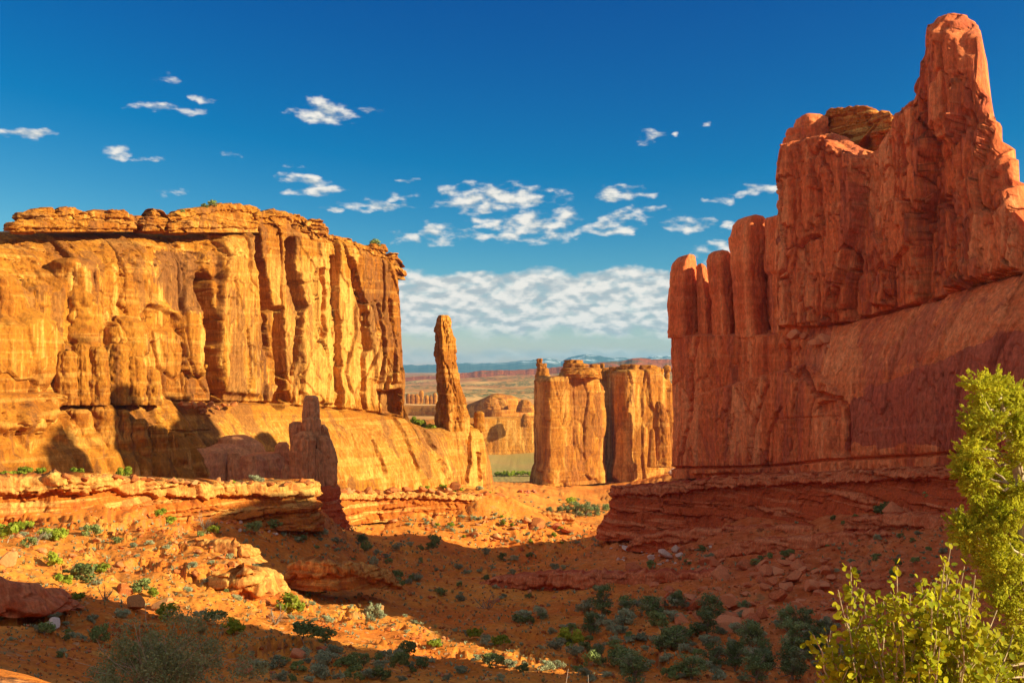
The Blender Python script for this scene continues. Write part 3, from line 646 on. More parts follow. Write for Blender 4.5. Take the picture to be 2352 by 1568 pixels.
    # colour that belongs to the rock
    W.pale = .55 * region(Uw, Vw, [(600, 560), (745, 570), (830, 640), (930, 850), (930, 960), (650, 935), (610, 760)], 40) + .42 * region(Uw, Vw, [(330, 925), (1140, 960), (1160, 1130), (520, 1130)], 30)
    W.varnish = .55 * region(Uw, Vw, [(330, 560), (500, 560), (480, 740), (400, 730), (340, 660)], 30) + .5 * region(Uw, Vw, [(760, 590), (880, 600), (900, 860), (800, 860)], 40) + .45 * region(Uw, Vw, [(500, 760), (620, 760), (640, 930), (500, 930)], 30)
    W.pale += .12 * sstep(640, 480, U0) * sstep(9, 3, W.h) + .45 * region(Uw, Vw, [(500, 540), (585, 535), (600, 740), (596, 910), (505, 910), (492, 760)], 12) + .35 * region(Uw, Vw, [(235, 745), (330, 752), (480, 800), (470, 915), (240, 880)], 25)
    W.varnish += .25 * W.P(fbm(W.p(.08, .03), 3, .5, 61)) * up
LF = empty('sandstone_fin', at(470, 1110, 190), 'huge golden sunlit sandstone fin filling the left, with flat caprocks on top', 'rock formation')
_, WL = rock_wall('cliff_face', L_nodes, .16, .17, 16, 2.6, shape_left, M['gold'], LF, 1)
def cap_ledge(top, vb, seed, back=1.2, lh=.8, bw=2.4, thick=6.0, mat='gold', path=L_path, parent=LF):
    n = [(top[0][0] - 1, float(interp(top[0][0], path)) + back + 5, top[0][1] + 4, vb)] + [(u, float(interp(u, path)) + back + (1.0 if i in (0, len(top) - 1) else 0), v, vb + (u - top[0][0]) * cap_slope) for i, (u, v) in enumerate(top)]
    n += [(top[-1][0] + 1, float(interp(top[-1][0], path)) + back + 6, top[-1][1] + 4, n[-1][3])]
    def sh(W): strata(W, seed, lh, bw, flare=.2, amp=.30, cap=.35, lump=.28); W.pale *= .5; slabs(W, .5, .6, .3, seed + 3, tone=.5)
    return rock_wall('caprock', n, .14, .085, thick, .45, sh, M[mat], parent, seed, nsm=7, rough=.25, thin=2.2)
cap_slope = 0.0
for k, (tp_, vb_, bk) in enumerate([([(49, 487), (77, 480), (115, 477), (124, 481)], 512, 2.2), ([(125, 482), (133, 476), (170, 476), (180, 482)], 512, 2.2), ([(26, 511), (50, 504), (120, 503), (200, 506), (308, 508)], 532, .8), ([(176, 491), (214, 484), (240, 484)], 514, 2.0), ([(240, 484), (248, 482), (288, 484), (303, 495)], 514, 2.0),
                                    ([(309, 498), (327, 496)], 520, 2.0), ([(344, 480), (356, 478), (369, 482)], 502, 2.2), ([(323, 500), (340, 497), (375, 500)], 530, 1.0), ([(374, 498), (406, 486), (426, 479), (472, 476), (484, 472), (508, 468), (550, 468), (588, 474)], 512, 2.0), ([(385, 512), (430, 506), (520, 506), (592, 508)], 534, .6),
                                    ([(588, 488), (627, 480), (654, 486), (667, 492)], 532, 1.2), ([(664, 496), (682, 492), (700, 500)], 546, 1.2), ([(698, 511), (715, 502), (737, 505), (746, 519)], 548, 1.2)]):
    cap_ledge(tp_, vb_, 500 + k, bk)
cap_slope = .32
for k, (tp_, vb_, bk) in enumerate([([(690, 519), (745, 525), (754, 538), (792, 547)], 545, .4), ([(780, 545), (833, 560), (846, 568), (894, 590)], 572, .3), ([(843, 562), (862, 559), (884, 562)], 585, 1.5), ([(884, 583), (898, 580), (911, 581), (917, 596)], 612, 1.0), ([(884, 604), (904, 602), (919, 618)], 632, .6)]):
    cap_ledge(tp_, vb_, 530 + k, bk)
# buttresses and rounded columns standing out from the foot of the cliff
for k, (lv, y, a_) in enumerate([([(643, 48, 92), (660, 34, 112), (720, 24, 122), (800, 18, 128), (905, 8, 138)], 154, .5), ([(622, -25, 8), (642, -38, 34), (690, -45, 52), (780, -50, 62), (905, -55, 74)], 149, .5), ([(596, 150, 196), (606, 120, 212), (650, 112, 222), (720, 106, 232), (800, 100, 240)], 160.5, .45),
                                 ([(726, 250, 296), (740, 236, 322), (780, 228, 333), (830, 226, 338), (895, 222, 344)], 166, .3)] +
                                [([(vt, u0 + 8, u1 - 8), (vt + 7, u0 + 2, u1 - 2), (vt + 30, u0, u1), (vt + 60, u0 - 1, u1 + 2), (893, u0 - 3, u1 + 4), (930, u0 - 6, u1 + 6)], float(interp((u0 + u1) / 2, L_path)) - 9.6 + 1.3 * math.sin(u0), .45) for u0, u1, vt in ((132, 172, 806), (166, 208, 790), (206, 246, 796), (242, 292, 790), (286, 330, 818), (324, 368, 848))] +
                                [([(vt, u0 + 12, u1 - 12), (vt + 10, u0 + 3, u1 - 3), (vt + 45, u0, u1), (1060, u0 - 2, u1 + 2), (1130, u0 - 4, u1 + 4)], y, .3) for u0, u1, vt, y in ((262, 300, 940, 158), (296, 342, 962, 160), (338, 386, 976, 163), (378, 412, 990, 165), (205, 268, 930, 156), (140, 210, 940, 153))]):
    pillar('buttress' if k < 4 else 'column', lv, y, M['gold'], LF, amp=a_ * 1.6, bed=.10, seed=140 + k, nseg=64, dz=.2, depth=.8, nfreq=.28 if k < 4 else .5, grooves=.5 if k < 4 else .3, sharp=.35 if k < 4 else .12, power=2.8)
# rock fallen at the foot of the cliff
SM = [stone_mesh('stone', 100 + i, flat=(.6, .8, .7, .9, .5, .75)[i], cuts=(9, 12, 7, 14, 10, 8)[i], lumps=(.10, .07, .14, .06, .1, .16)[i]) for i in range(6)]
# ================================================================ the needle on the end of the fin
nd_lv = [(724, 1007, 1026), (730, 1003, 1032), (742, 1001, 1036), (760, 998, 1039), (778, 999, 1045), (800, 997, 1046), (822, 999, 1048), (850, 1002, 1052), (880, 1004, 1057), (910, 1005, 1066), (940, 1002, 1073), (960, 1000, 1077), (985, 1001, 1079), (1000, 1001, 1080)]
TW = pillar('rock_needle', nd_lv, 243, M['gold'], None, depth=1.0, power=9.0, nseg=120, dz=.14, amp=.22, bed=.06, seed=14, twist=.95, nfreq=.3, grooves=.5, sharp=.3)
tag(TW, 'tall slender rock needle standing alone at the right end of the golden fin', 'rock needle')
kb = pillar('rock_knob', [(944, 1092, 1106), (948, 1089, 1112), (960, 1088, 1114), (975, 1089, 1115), (990, 1086, 1117)], 245, M['gold'], None, amp=.2, seed=4, nseg=40)
kb.name = "rock"; tag(kb, 'small round rock knob on the slab just right of the rock needle', 'rock')
# ================================================================ the shaded hoodoo and domes in the valley
HY = 172
HD = empty('hoodoo', at(735, 1215, HY), 'shaded brown hoodoo with a finger-like spire, standing on a layered pedestal', 'hoodoo')
def P_(nm, lv, dy=0, **kw):
    kw.setdefault('amp', .16); kw.setdefault('bed', .05); kw.setdefault('nfreq', .45); kw.setdefault('nseg', 60); kw.setdefault('grooves', .35); kw.setdefault('sharp', .12)
    return pillar(nm, lv, HY + dy, M['hood'], HD, **kw)
P_('spire', [(908, 704, 722), (912, 699, 728), (925, 697, 731), (950, 695, 733), (985, 694, 734), (1010, 694, 735), (1060, 692, 736)], 0, seed=1, depth=.9, power=2.8)
P_('column', [(958, 702, 728), (963, 697, 734), (980, 695, 736), (1010, 694, 738), (1040, 690, 740)], -1.2, seed=2)
P_('column', [(968, 672, 690), (972, 665, 695), (985, 663, 697), (1005, 665, 696), (1040, 668, 700)], .6, seed=3)
P_('column', [(975, 736, 744), (982, 733, 751), (1000, 734, 757), (1030, 736, 764), (1060, 738, 768)], .5, seed=4)
P_('column', [(990, 690, 712), (998, 676, 724), (1015, 670, 730), (1050, 667, 722), (1080, 666, 722), (1118, 668, 720)], -2.4, seed=5, depth=.7, grooves=.3)
P_('column', [(1003, 698, 716), (1010, 690, 724), (1030, 690, 724), (1070, 688, 726), (1118, 690, 726)], -4.2, seed=6, depth=.55)
P_('column', [(1000, 730, 750), (1008, 726, 760), (1030, 725, 769), (1060, 727, 774), (1095, 728, 775), (1112, 730, 773), (1120, 735, 768)], -1.8, seed=7, depth=.8, grooves=.3)
P_('column', [(1030, 712, 730), (1040, 714, 738), (1075, 714, 744), (1118, 716, 744)], -3.6, seed=8, depth=.6)
P_('knob', [(1066, 655, 662), (1072, 650, 668), (1085, 648, 672), (1105, 648, 673)], -2.2, seed=9)
pillar('pedestal', [(1111, 700, 766), (1122, 697, 774), (1140, 700, 780), (1146, 704, 772), (1165, 702, 786), (1172, 708, 780), (1196, 704, 796), (1204, 710, 790), (1240, 704, 808)], HY - 1, M['redledge'], HD, amp=.55, bed=.30, bedf=1.1, nseg=90, dz=.09, power=3.2, depth=.9, nfreq=.55, sharp=.35, seed=77)
DM = empty('rock_dome_cluster', at(520, 1112, 168), 'cluster of shaded rounded rock domes left of the hoodoo', 'rock formation')
for k, (lv, dy) in enumerate([([(1018, 498, 530), (1026, 478, 560), (1045, 462, 590), (1075, 458, 612), (1120, 455, 620)], 6), ([(1000, 520, 560), (1006, 505, 580), (1020, 498, 600), (1045, 494, 612), (1080, 492, 622)], 9),
                              ([(1040, 580, 640), (1050, 560, 652), (1075, 552, 658), (1120, 548, 662)], 3), ([(1040, 530, 548), (1050, 524, 556), (1080, 523, 558), (1125, 522, 560)], -1), ([(1028, 452, 500), (1038, 440, 518), (1060, 432, 524), (1125, 428, 526)], 0),
                              ([(1040, 416, 440), (1050, 412, 448), (1080, 410, 452), (1125, 408, 454)], -2), ([(1015, 640, 658), (1022, 634, 664), (1045, 630, 668), (1110, 628, 668)], 4), ([(1028, 395, 420), (1040, 388, 428), (1075, 384, 432), (1120, 382, 434)], 1), ([(1045, 560, 600), (1056, 552, 612), (1085, 548, 618), (1125, 546, 620)], -1)]):
    pillar('dome', lv, HY + dy, M['hood'], DM, amp=.3, bed=.05, seed=60 + k, nseg=56, depth=.85, nfreq=.35, grooves=.35, power=2.4)

# ================================================================ the shaded fin and tower on the right
R_path = [(1537, 173), (1560, 170), (1800, 151), (2100, 133), (2352, 117), (2620, 104)]
R_top = [(1537, 700), (1544, 650), (1560, 628), (1600, 632), (1622, 640), (1640, 612), (1674, 604), (1688, 545), (1720, 524), (1784, 520), (1788, 501), (1789, 440), (1793, 385), (1804, 346), (1810, 332),
         (1850, 312), (1890, 300), (1930, 312), (1965, 338), (1990, 346), (2012, 330), (2030, 292), (2060, 256), (2090, 238), (2112, 213), (2122, 180), (2130, 150), (2131, 110), (2136, 72), (2158, 44), (2186, 31), (2200, 31), (2210, 46), (2218, 62), (2228, 72), (2238, 84),
         (2240, 130), (2243, 180), (2252, 240), (2264, 300), (2276, 352), (2300, 366), (2310, 410), (2330, 470), (2362, 560), (2372, 300), (2384, 20), (2400, -40), (2470, -60), (2560, -20), (2590, 250), (2604, 560), (2620, 640)]  # beyond the right edge: added unseen tower that shades the left cliff foot
R_bot = [(1537, 1098), (1700, 1098), (2000, 1088), (2352, 1075), (2620, 1065)]
def shape_right(W):
    U0, V0 = W.uv()
    led = interp(U0[0], [(1537, 768), (1700, 760), (1800, 752), (1860, 752), (1905, 748), (1960, 736), (2100, 700), (2200, 664), (2352, 625), (2620, 600)])
    zl = ((HV - led) / F * W.Y)[None]; t = np.clip((zl - W.z) / np.maximum(zl - W.ZB, .5), 0, 1)
    A = interp(U0[0], [(1537, .0), (1780, .3), (1860, 2.2), (1950, 5.0), (2352, 7.0), (2620, 7)])[None]
    W.d += A * (1 - (1 - np.clip(t * 1.5, 0, 1)) ** 2.2)
    up = (W.z > zl).astype(np.float32); big = sstep(1785, 1800, U0)
    n = W.P(fbm(W.p(.07, .045), 4, .5, 71)); W.d += 1.0 * n * np.maximum(up, .4)
    d0 = W.d.copy(); joints(W, 5.0, .8, .35, .7, 72, .9, .06, .05); slabs(W, .20, .055, 1.0, 84, tone=.9, gap=1.3, wob=.7); slabs(W, .55, .14, .5, 85, tone=.8, gap=1.5, wob=.7); slabs(W, 1.5, .30, .10, 86, gap=1.2, wob=.7); flakes(W, .16, .05, .6, 73, soft=.012); veins(W, .14, .03, 2.6, .016, 82); veins(W, .35, .06, 1.2, .02, 83)
    W.d = d0 + (W.d - d0) * np.maximum(up * (.30 + .70 * big), .26)
    W.d += .16 * W.P(fbm(W.p(1.2, .25), 4, .6, 76)) * up * big + .10 * W.P(fbm(W.p(1.1, .8), 4, .6, 77))
    bzz = W.P(perlin(P3(W.s * .03, W.z * 1.3, W.s * 0), 78)); W.d += .16 * bzz * sstep(5, 1, W.h)
    W.d += 0
    W.d -= 2.8 * sstep(1792, 1784, U0) * sstep(772, 760, V0)
    U, V = warp_uv(W, 6, .03, 6)
    # the stepped pillars at the far end
    for pts, w_, dp in (([(1599, 585), (1600, 700), (1603, 762)], 8, 2.6), ([(1622, 600), (1636, 660), (1640, 760)], 9, 2.8), ([(1677, 570), (1684, 660), (1692, 760)], 7, 2.4), ([(1757, 500), (1760, 620), (1752, 680), (1764, 755)], 4, 1.2), ([(1537, 768), (1640, 764), (1720, 757), (1800, 752)], 4, 1.3),
                        ([(1606, 770), (1590, 830), (1588, 940), (1560, 1075)], 5, .9), ([(1702, 765), (1690, 850), (1680, 1075)], 3, .5), ([(1757, 765), (1757, 850), (1772, 880), (1740, 980), (1725, 1075)], 5, .9),
                        ([(1808, 770), (1815, 850), (1835, 870), (1855, 840)], 6, 1.1), ([(1856, 855), (1880, 905), (1930, 912), (1946, 935), (1948, 1040)], 8, 1.8), ([(1780, 962), (1850, 958), (1930, 955)], 2.5, .3), ([(1700, 890), (1740, 960), (1735, 1060)], 3, .6), ([(1800, 935), (1775, 1000), (1770, 1070)], 4, .8),
                        ([(1905, 748), (1960, 736), (2100, 700), (2200, 664), (2352, 625)], 4.5, 1.6), ([(2005, 580), (2000, 700)], 3, .6), ([(2040, 530), (2030, 640)], 3, .5), ([(2052, 615), (2056, 705)], 5, 1.5), ([(2100, 480), (2112, 540), (2095, 640)], 5, 1.4), ([(2170, 470), (2172, 600), (2172, 680)], 4, 1.0),
                        ([(2138, 300), (2130, 420), (2128, 520), (2118, 560)], 6, 1.7), ([(1908, 330), (1912, 380), (1924, 400)], 5, 1.3), ([(1905, 440), (1908, 520)], 4, 1.0), ([(2122, 220), (2130, 300), (2150, 380)], 4, 1.0), ([(2180, 520), (2160, 640)], 4, .9), ([(2250, 200), (2262, 330)], 4, .9), ([(2210, 400), (2225, 560)], 3, .7)):
        crack(W, U, V, pts, w_, dp)
    recess(W, U, V, [(1537, 560), (1570, 560), (1568, 775), (1537, 775)], .6, 5)
    recess(W, U, V, [(1796, 330), (1900, 310), (1985, 366), (1992, 470), (1950, 600), (1905, 752), (1803, 752)], 1.9, 4)
    recess(W, U, V, [(2135, 300), (2182, 330), (2200, 500), (2172, 690), (2120, 700), (2100, 560), (2128, 440)], -1.3, 4)
    recess(W, U, V, [(2060, 260), (2128, 230), (2128, 430), (2095, 560), (2050, 620), (2010, 560), (2030, 420)], 1.1, 4)
    recess(W, U, V, [(2130, 60), (2200, 40), (2215, 300), (2140, 330)], .8, 4)
    recess(W, U, V, [(2205, 420), (2280, 380), (2340, 500), (2340, 615), (2210, 650)], 1.0, 4)
    recess(W, U, V, [(1850, 420), (1885, 400), (1890, 740), (1852, 745)], .6, 3)
    recess(W, U, V, [(1937, 690), (1955, 600), (1972, 570), (1985, 600), (1970, 660), (1970, 740), (1938, 742)], -2.2, 8)
    recess(W, U, V, [(2008, 705), (2018, 650), (2040, 615), (2052, 620), (2055, 705)], 1.8, 7)
    recess(W, U, V, [(2170, 670), (2180, 640), (2210, 625), (2236, 640), (2232, 660)], 1.2, 7)
    recess(W, U, V, [(1600, 905), (1860, 830), (1945, 915), (1948, 1090), (1590, 1090)], .9, 6)
    recess(W, U, V, [(1880, 925), (1935, 905), (1949, 950), (1950, 1050), (1925, 1050)], -1.1, 9)
    recess(W, U, V, [(2135, 60), (2260, 60), (2290, 260), (2140, 300)], .8, 20)
    # rockfall scar: fluted lower skin by the foot
    W.d += .30 * W.P(ridged(W.p(.8, .10), 2, 80)) * region(U, V, [(1950, 980), (2200, 970), (2210, 1040), (1950, 1050)], 10)
    crack(W, U0, V0, [(1537, 1074), (1700, 1072), (1800, 1068), (1950, 1052), (2200, 1042), (2352, 1032), (2620, 1020)], 4, 1.0)
    Uv, Vv = warp_uv(W, 34, .02, 8)
    W.varnish = .75 * region(Uv, Vv, [(1935, 905), (2060, 860), (2180, 800), (2300, 760), (2500, 700), (2500, 1030), (1940, 1040)], 16) + .5 * region(Uv, Vv, [(1570, 600), (1600, 590), (1605, 760), (1562, 760)], 6) + .5 * region(Uv, Vv, [(1650, 660), (1690, 620), (1690, 760), (1655, 745)], 6) \
        + .5 * region(Uv, Vv, [(1700, 540), (1790, 520), (1790, 620), (1700, 625)], 6) + .4 * region(Uv, Vv, [(1980, 560), (2080, 560), (2080, 690), (1985, 690)], 14)
    W.varnish += .30 * W.P(fbm(W.p(.10, .035), 3, .5, 81)) * up
    W.pale = .45 * region(Uv, Vv, [(1780, 770), (1950, 740), (2352, 630), (2352, 740), (2060, 850), (1930, 890)], 22) + .25 * region(Uv, Vv, [(1600, 760), (1900, 760), (1940, 900), (1930, 1080), (1600, 1080)], 30)
PILL = [([(586, 1572, 1592), (590, 1560, 1597), (604, 1548, 1598), (625, 1540, 1600), (700, 1536, 1601), (760, 1535, 1602), (776, 1536, 1602)], 3.0, -.55), ([(606, 1604, 1614), (612, 1601, 1621), (640, 1600, 1630), (700, 1602, 1638), (776, 1604, 1642)], 4.2, -.5), ([(577, 1640, 1672), (584, 1629, 1678), (600, 1625, 1680), (660, 1631, 1686), (720, 1637, 1690), (776, 1639, 1693)], 3.0, -.6),
        ([(498, 1712, 1750), (504, 1695, 1755), (520, 1685, 1756), (545, 1678, 1757), (620, 1681, 1756), (700, 1689, 1760), (776, 1693, 1768)], 3.2, -.5), ([(499, 1764, 1812), (506, 1760, 1822), (600, 1760, 1828), (622, 1760, 1830), (632, 1768, 1832), (776, 1776, 1840)], 4.5, -.4)]
RF = empty('sandstone_tower', at(1950, 1060, 140), 'massive red sandstone wall in shade on the right, rising to a pointed tower', 'rock formation')
_, WR = rock_wall('tower_wall', merge_nodes(R_path, R_top, R_bot), .125, .14, 13, 1.9, shape_right, M['red'], RF, 2, thin=2.4)
cap_slope = 0.0
cap_ledge([(1894, 266), (1901, 250), (1938, 246), (1988, 243), (2013, 251)], 400, 560, 7.0, 1.3, 4.0, 7.0, 'ledge', R_path, RF); cap_ledge([(2004, 262), (2014, 255), (2042, 256), (2058, 266)], 380, 561, 5.0, 1.3, 3.0, 6.0, 'ledge', R_path, RF)
capstone('caprock', 1800, 1850, 316, 344, 151.5, M['red'], RF, seed=42, depth=.9); capstone('caprock', 1806, 1860, 296, 330, 152, M['red'], RF, seed=43, depth=.9); capstone('caprock', 1832, 1900, 268, 330, 152.5, M['red'], RF, seed=44, depth=.9)
for k, (lv, dy, tw) in enumerate(PILL):
    um = (lv[-1][1] + lv[-1][2]) / 2; pillar('pillar', lv, float(interp(um, R_path)) + dy, M['red'], RF, depth=1.25, power=6.0, nseg=88, dz=.13, amp=.14, bed=.03, seed=170 + k, twist=tw, nfreq=.4, grooves=.12, sharp=.14)
# unseen added wall past the right edge; its skyline is shaped to cast shadows
ext = [(64.7, 104, 19, -22), (65.5, 96, 20, -26), (66, 86, 22, -26), (66, 80, 25, -26), (66, 69, 25, -26), (66, 66, 19, -26), (66.5, 62, 14, -26), (67, 57, 13, -26), (67, 50, 13, -26), (67.3, 43, 13, -25), (67.5, 39, 11.2, -24), (68, 34, 10.5, -22), (68, 31, 13, -20), (68, 28, 25, -20), (68, 24, 30, -18), (68, 8, 31, -15), (68, -4, 31, -8), (68, -6, 24, -8), (68.5, -7.5, 13, -8), (70, -40, 11, -6), (73, -100, 10, -6)]
def shape_shadow_wall(W): W.d += 1.2 * W.P(fbm(W.p(.06, .05), 4, .5, 91)); joints(W, 6, 1, .6, .8, 92)
_, WX = rock_wall('tower_wall', ext, .7, .7, 12, 2.0, shape_shadow_wall, M['red'], RF, 3, world=True, nsm=3)

# ================================================================ bedded ledges of the valley floor
def ledge(name, nodes, label, mat, seed, ds=.10, dz=.09, thick=3.5, rnd=.5, parent=None, **kw):
    kw_ = {k: v for k, v in kw.items() if k != 'rough'}
    o, W = rock_wall(name, nodes, ds, dz, thick, rnd, lambda W: strata(W, seed, **kw_), mat, parent, seed, nsm=21, rough=kw.pop('rough', .35))
    if label: tag(o, label, 'rock ledge')
    return o, W
B1 = empty('rock_ledge', at(350, 1200, 95), 'long bedded rock ledge in full sun across the left, bushes along its top', 'rock ledge')
_, WB1 = ledge('ledge_face', [(-260, 80, 1082, 1235), (-60, 84, 1086, 1232), (40, 86, 1088, 1228), (150, 87, 1090, 1224), (240, 90, 1092, 1212), (330, 95, 1100, 1196), (440, 99, 1106, 1202), (520, 102, 1110, 1206), (600, 104, 1108, 1210), (665, 106, 1104, 1214), (708, 108, 1104, 1218), (716, 113, 1106, 1220), (705, 122, 1112, 1210)],
    None, M['ledge'], 31, parent=B1, lh=.75, bw=1.5, flare=1.8)
B2 = empty('rock_ledge', at(960, 1170, 205), 'sunlit rim of square boulders below the golden slab, right of the hoodoo', 'rock ledge')
_, WB2 = ledge('ledge_face', [(770, 190, 1132, 1205), (800, 198, 1130, 1204), (860, 203, 1128, 1196), (930, 206, 1128, 1198), (1000, 208, 1128, 1192), (1080, 212, 1134, 1180), (1130, 218, 1140, 1165), (1160, 228, 1148, 1160)],
    None, M['ledge'], 33, ds=.17, dz=.12, parent=B2, lh=1.0, bw=2.4, flare=1.8, rnd=.7)
B3 = empty('rock_ledge', at(1700, 1200, 150), 'dark red layered ledge in shade under the right wall', 'rock ledge')
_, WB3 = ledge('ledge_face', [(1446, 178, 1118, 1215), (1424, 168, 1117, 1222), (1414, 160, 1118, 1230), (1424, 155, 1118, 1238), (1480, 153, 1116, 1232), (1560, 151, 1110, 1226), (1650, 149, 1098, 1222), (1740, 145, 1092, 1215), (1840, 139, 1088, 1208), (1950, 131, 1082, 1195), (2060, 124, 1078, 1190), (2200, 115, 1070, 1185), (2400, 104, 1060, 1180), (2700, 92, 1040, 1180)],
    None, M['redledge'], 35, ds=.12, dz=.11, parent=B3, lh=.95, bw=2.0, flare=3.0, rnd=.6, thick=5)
# smaller outcrops, each on its own
for k, (nodes, lab, mt) in enumerate([
    ([(470, 63, 1322, 1400), (500, 61.5, 1318, 1404), (560, 61, 1312, 1402), (610, 62, 1308, 1396), (632, 65, 1310, 1380), (640, 70, 1318, 1372)], 'sunlit block outcrop with a square face, mid left slope', 'ledge'),
    ([(395, 66, 1330, 1385), (430, 64.5, 1326, 1392), (468, 63.6, 1326, 1398), (476, 65, 1330, 1392)], 'shaded block outcrop left of the sunlit square one', 'ledge'),
    ([(385, 78, 1252, 1280), (440, 77, 1240, 1288), (520, 76, 1243, 1292), (570, 76, 1252, 1292), (585, 79, 1262, 1288)], 'low sunlit rubbly ledge high on the left slope', 'ledge'),
    ([(650, 92, 1292, 1345), (720, 90, 1286, 1352), (800, 91, 1290, 1350), (880, 94, 1305, 1352), (905, 97, 1318, 1350)], 'shaded red outcrop in the gully behind the lit spur', 'ledge'),
    ([(1090, 118, 1335, 1372), (1180, 113, 1322, 1378), (1300, 110, 1316, 1380), (1420, 109, 1316, 1376), (1540, 107, 1316, 1368), (1650, 106, 1316, 1360), (1720, 107, 1320, 1352)], 'low broken red ledge across the right-hand slope', 'redledge'),
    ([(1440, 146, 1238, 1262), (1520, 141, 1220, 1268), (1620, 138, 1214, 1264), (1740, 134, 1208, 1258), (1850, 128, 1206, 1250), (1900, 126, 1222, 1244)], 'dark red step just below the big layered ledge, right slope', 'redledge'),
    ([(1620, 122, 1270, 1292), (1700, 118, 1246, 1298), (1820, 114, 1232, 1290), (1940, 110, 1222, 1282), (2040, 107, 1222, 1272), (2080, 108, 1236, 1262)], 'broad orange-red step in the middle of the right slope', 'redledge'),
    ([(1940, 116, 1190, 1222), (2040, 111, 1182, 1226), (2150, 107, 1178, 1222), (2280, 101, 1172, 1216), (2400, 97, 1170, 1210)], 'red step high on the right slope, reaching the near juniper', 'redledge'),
    ([(1760, 92, 1372, 1400), (1860, 88, 1352, 1404), (1980, 84, 1342, 1400), (2090, 81, 1340, 1396), (2160, 81, 1346, 1388)], 'low red ledge behind the round-leaved shrub', 'redledge'),
    ([(-80, 40, 1322, 1400), (0, 41, 1330, 1412), (60, 42, 1340, 1412), (110, 44, 1350, 1404), (122, 47, 1358, 1398)], 'dark shaded ledge at the far left edge', 'redledge'),
    ([(870, 205, 1222, 1250), (930, 200, 1212, 1258), (970, 201, 1214, 1256), (978, 206, 1218, 1248)], 'small shaded bluff left of the sunlit valley floor', 'redledge'),
    ([(1190, 225, 1180, 1196), (1260, 222, 1176, 1200), (1330, 224, 1180, 1200)], 'thin sunlit ledge crossing the valley floor', 'ledge')]):
    y = nodes[1][1]; ledge('rock_outcrop', nodes, lab, M[mt], 50 + k, ds=.0011 * y + .02, dz=.001 * y + .01, thick=2.2, rnd=.4, lh=.5 + y * .002, bw=1.0 + y * .004, flare=.8, amp=.25, cap=.35, lump=.22)

# ================================================================ farther fins
def far_shape(seed, A=1.0, led=None, jn=1.0):
    def f(W):
        U0, V0 = W.uv(); W.d += .8 * A * W.P(fbm(W.p(.035, .025), 4, .5, seed)); joints(W, 15, 1.2 * A * jn, .6, .5 * A * jn, seed + 1, .5, .02); slabs(W, .10, .04, .9 * A * jn, seed + 3, tone=.9); slabs(W, .3, .12, .3 * A * jn, seed + 4, tone=.6)
        W.d += .3 * W.P(fbm(W.p(.5, .3), 4, .6, seed + 5)); W.d += .35 * W.P(perlin(P3(W.s * .01, W.z * .8, W.s * 0), seed + 6)) * sstep(8, 2, W.h)
        if led is not None:
            zl = ((HV - led) / F * W.Y)[None]; t = np.clip((zl - W.z) / np.maximum(zl - W.ZB, .5), 0, 1); W.d += 1.6 * (1 - (1 - t) ** 1.8)
        W.pale = .4 * sstep(.1, .4, W.P(fbm(W.p(.06, .012), 3, .5, seed + 7))); W.varnish = .45 * W.P(sstep(.05, .4, fbm(W.p(.05, .02), 3, .5, seed + 8)))
    return f
FA = empty('sandstone_fin', at(1310, 1105, 420), 'distant golden fin in the gap, shaded at its left end, with hoodoo caps', 'rock formation')
_, WFA = rock_wall('cliff_face', [(1238, 446, 868, 1112), (1230, 434, 866, 1112), (1228, 424, 862, 1114), (1231, 418, 862, 1114), (1262, 404, 866, 1116), (1290, 406, 862, 1114), (1300, 407, 850, 1114), (1340, 411, 850, 1112), (1362, 413, 852, 1110), (1378, 415, 862, 1108), (1384, 418, 880, 1108), (1388, 430, 900, 1108)],
    .40, .42, 16, 2.2, far_shape(201, 1.0, 1062), M['fargold'], FA, 21, nsm=5)
FB = empty('sandstone_fin', at(1460, 1095, 440), 'distant golden fin behind a dark cleft, right of the capped one', 'rock formation')
_, WFB = rock_wall('cliff_face', [(1372, 468, 850, 1110), (1376, 455, 846, 1110), (1384, 447, 846, 1110), (1412, 425, 850, 1108), (1440, 422, 848, 1106), (1500, 427, 848, 1104), (1526, 430, 858, 1098), (1545, 434, 880, 1092), (1590, 440, 890, 1085), (1640, 450, 890, 1080)],
    .42, .45, 18, 2.2, far_shape(221, 1.0, 1052), M['fargold'], FB, 22, nsm=5)
for k, (u0, u1, vt, vb, y, p) in enumerate([(1232, 1246, 823, 836, 424, FA), (1233, 1256, 834, 846, 424, FA), (1230, 1262, 844, 872, 424, FA), (1296, 1340, 826, 838, 413, FA), (1292, 1350, 834, 848, 412, FA), (1288, 1376, 844, 862, 413, FA), (1352, 1380, 836, 862, 416, FA),
                                            (1378, 1388, 834, 846, 446, FB), (1378, 1400, 844, 866, 444, FB), (1398, 1430, 842, 860, 432, FB), (1424, 1470, 836, 858, 430, FB), (1464, 1508, 838, 860, 432, FB), (1500, 1518, 842, 866, 433, FB), (1512, 1524, 846, 870, 434, FB)]):
    capstone('caprock', u0, u1, vt, vb, y, M['fargold'], p, seed=300 + k, depth=.9)
sp = pillar('rock_spire', [(838, 1527, 1535), (842, 1523, 1540), (850, 1523, 1540), (856, 1526, 1538), (880, 1525, 1539), (905, 1523, 1541)], 470, M['fargold'], None, amp=.35, bed=.3, seed=9, nseg=36, nfreq=.25)
tag(sp, 'small mushroom-shaped spire beside the distant fin, at the right wall edge', 'rock')
fl = empty('rock_buttress', at(1510, 1072, 415), 'pale buttress of two pillars leaning on the distant fin', 'rock formation')
pillar('pillar', [(922, 1508, 1518), (930, 1504, 1526), (960, 1500, 1536), (1020, 1497, 1540), (1072, 1494, 1542)], 418, M['fargold'], fl, amp=.5, bed=.05, seed=19, nseg=60, nfreq=.10, grooves=.5, depth=.7, dz=.4)
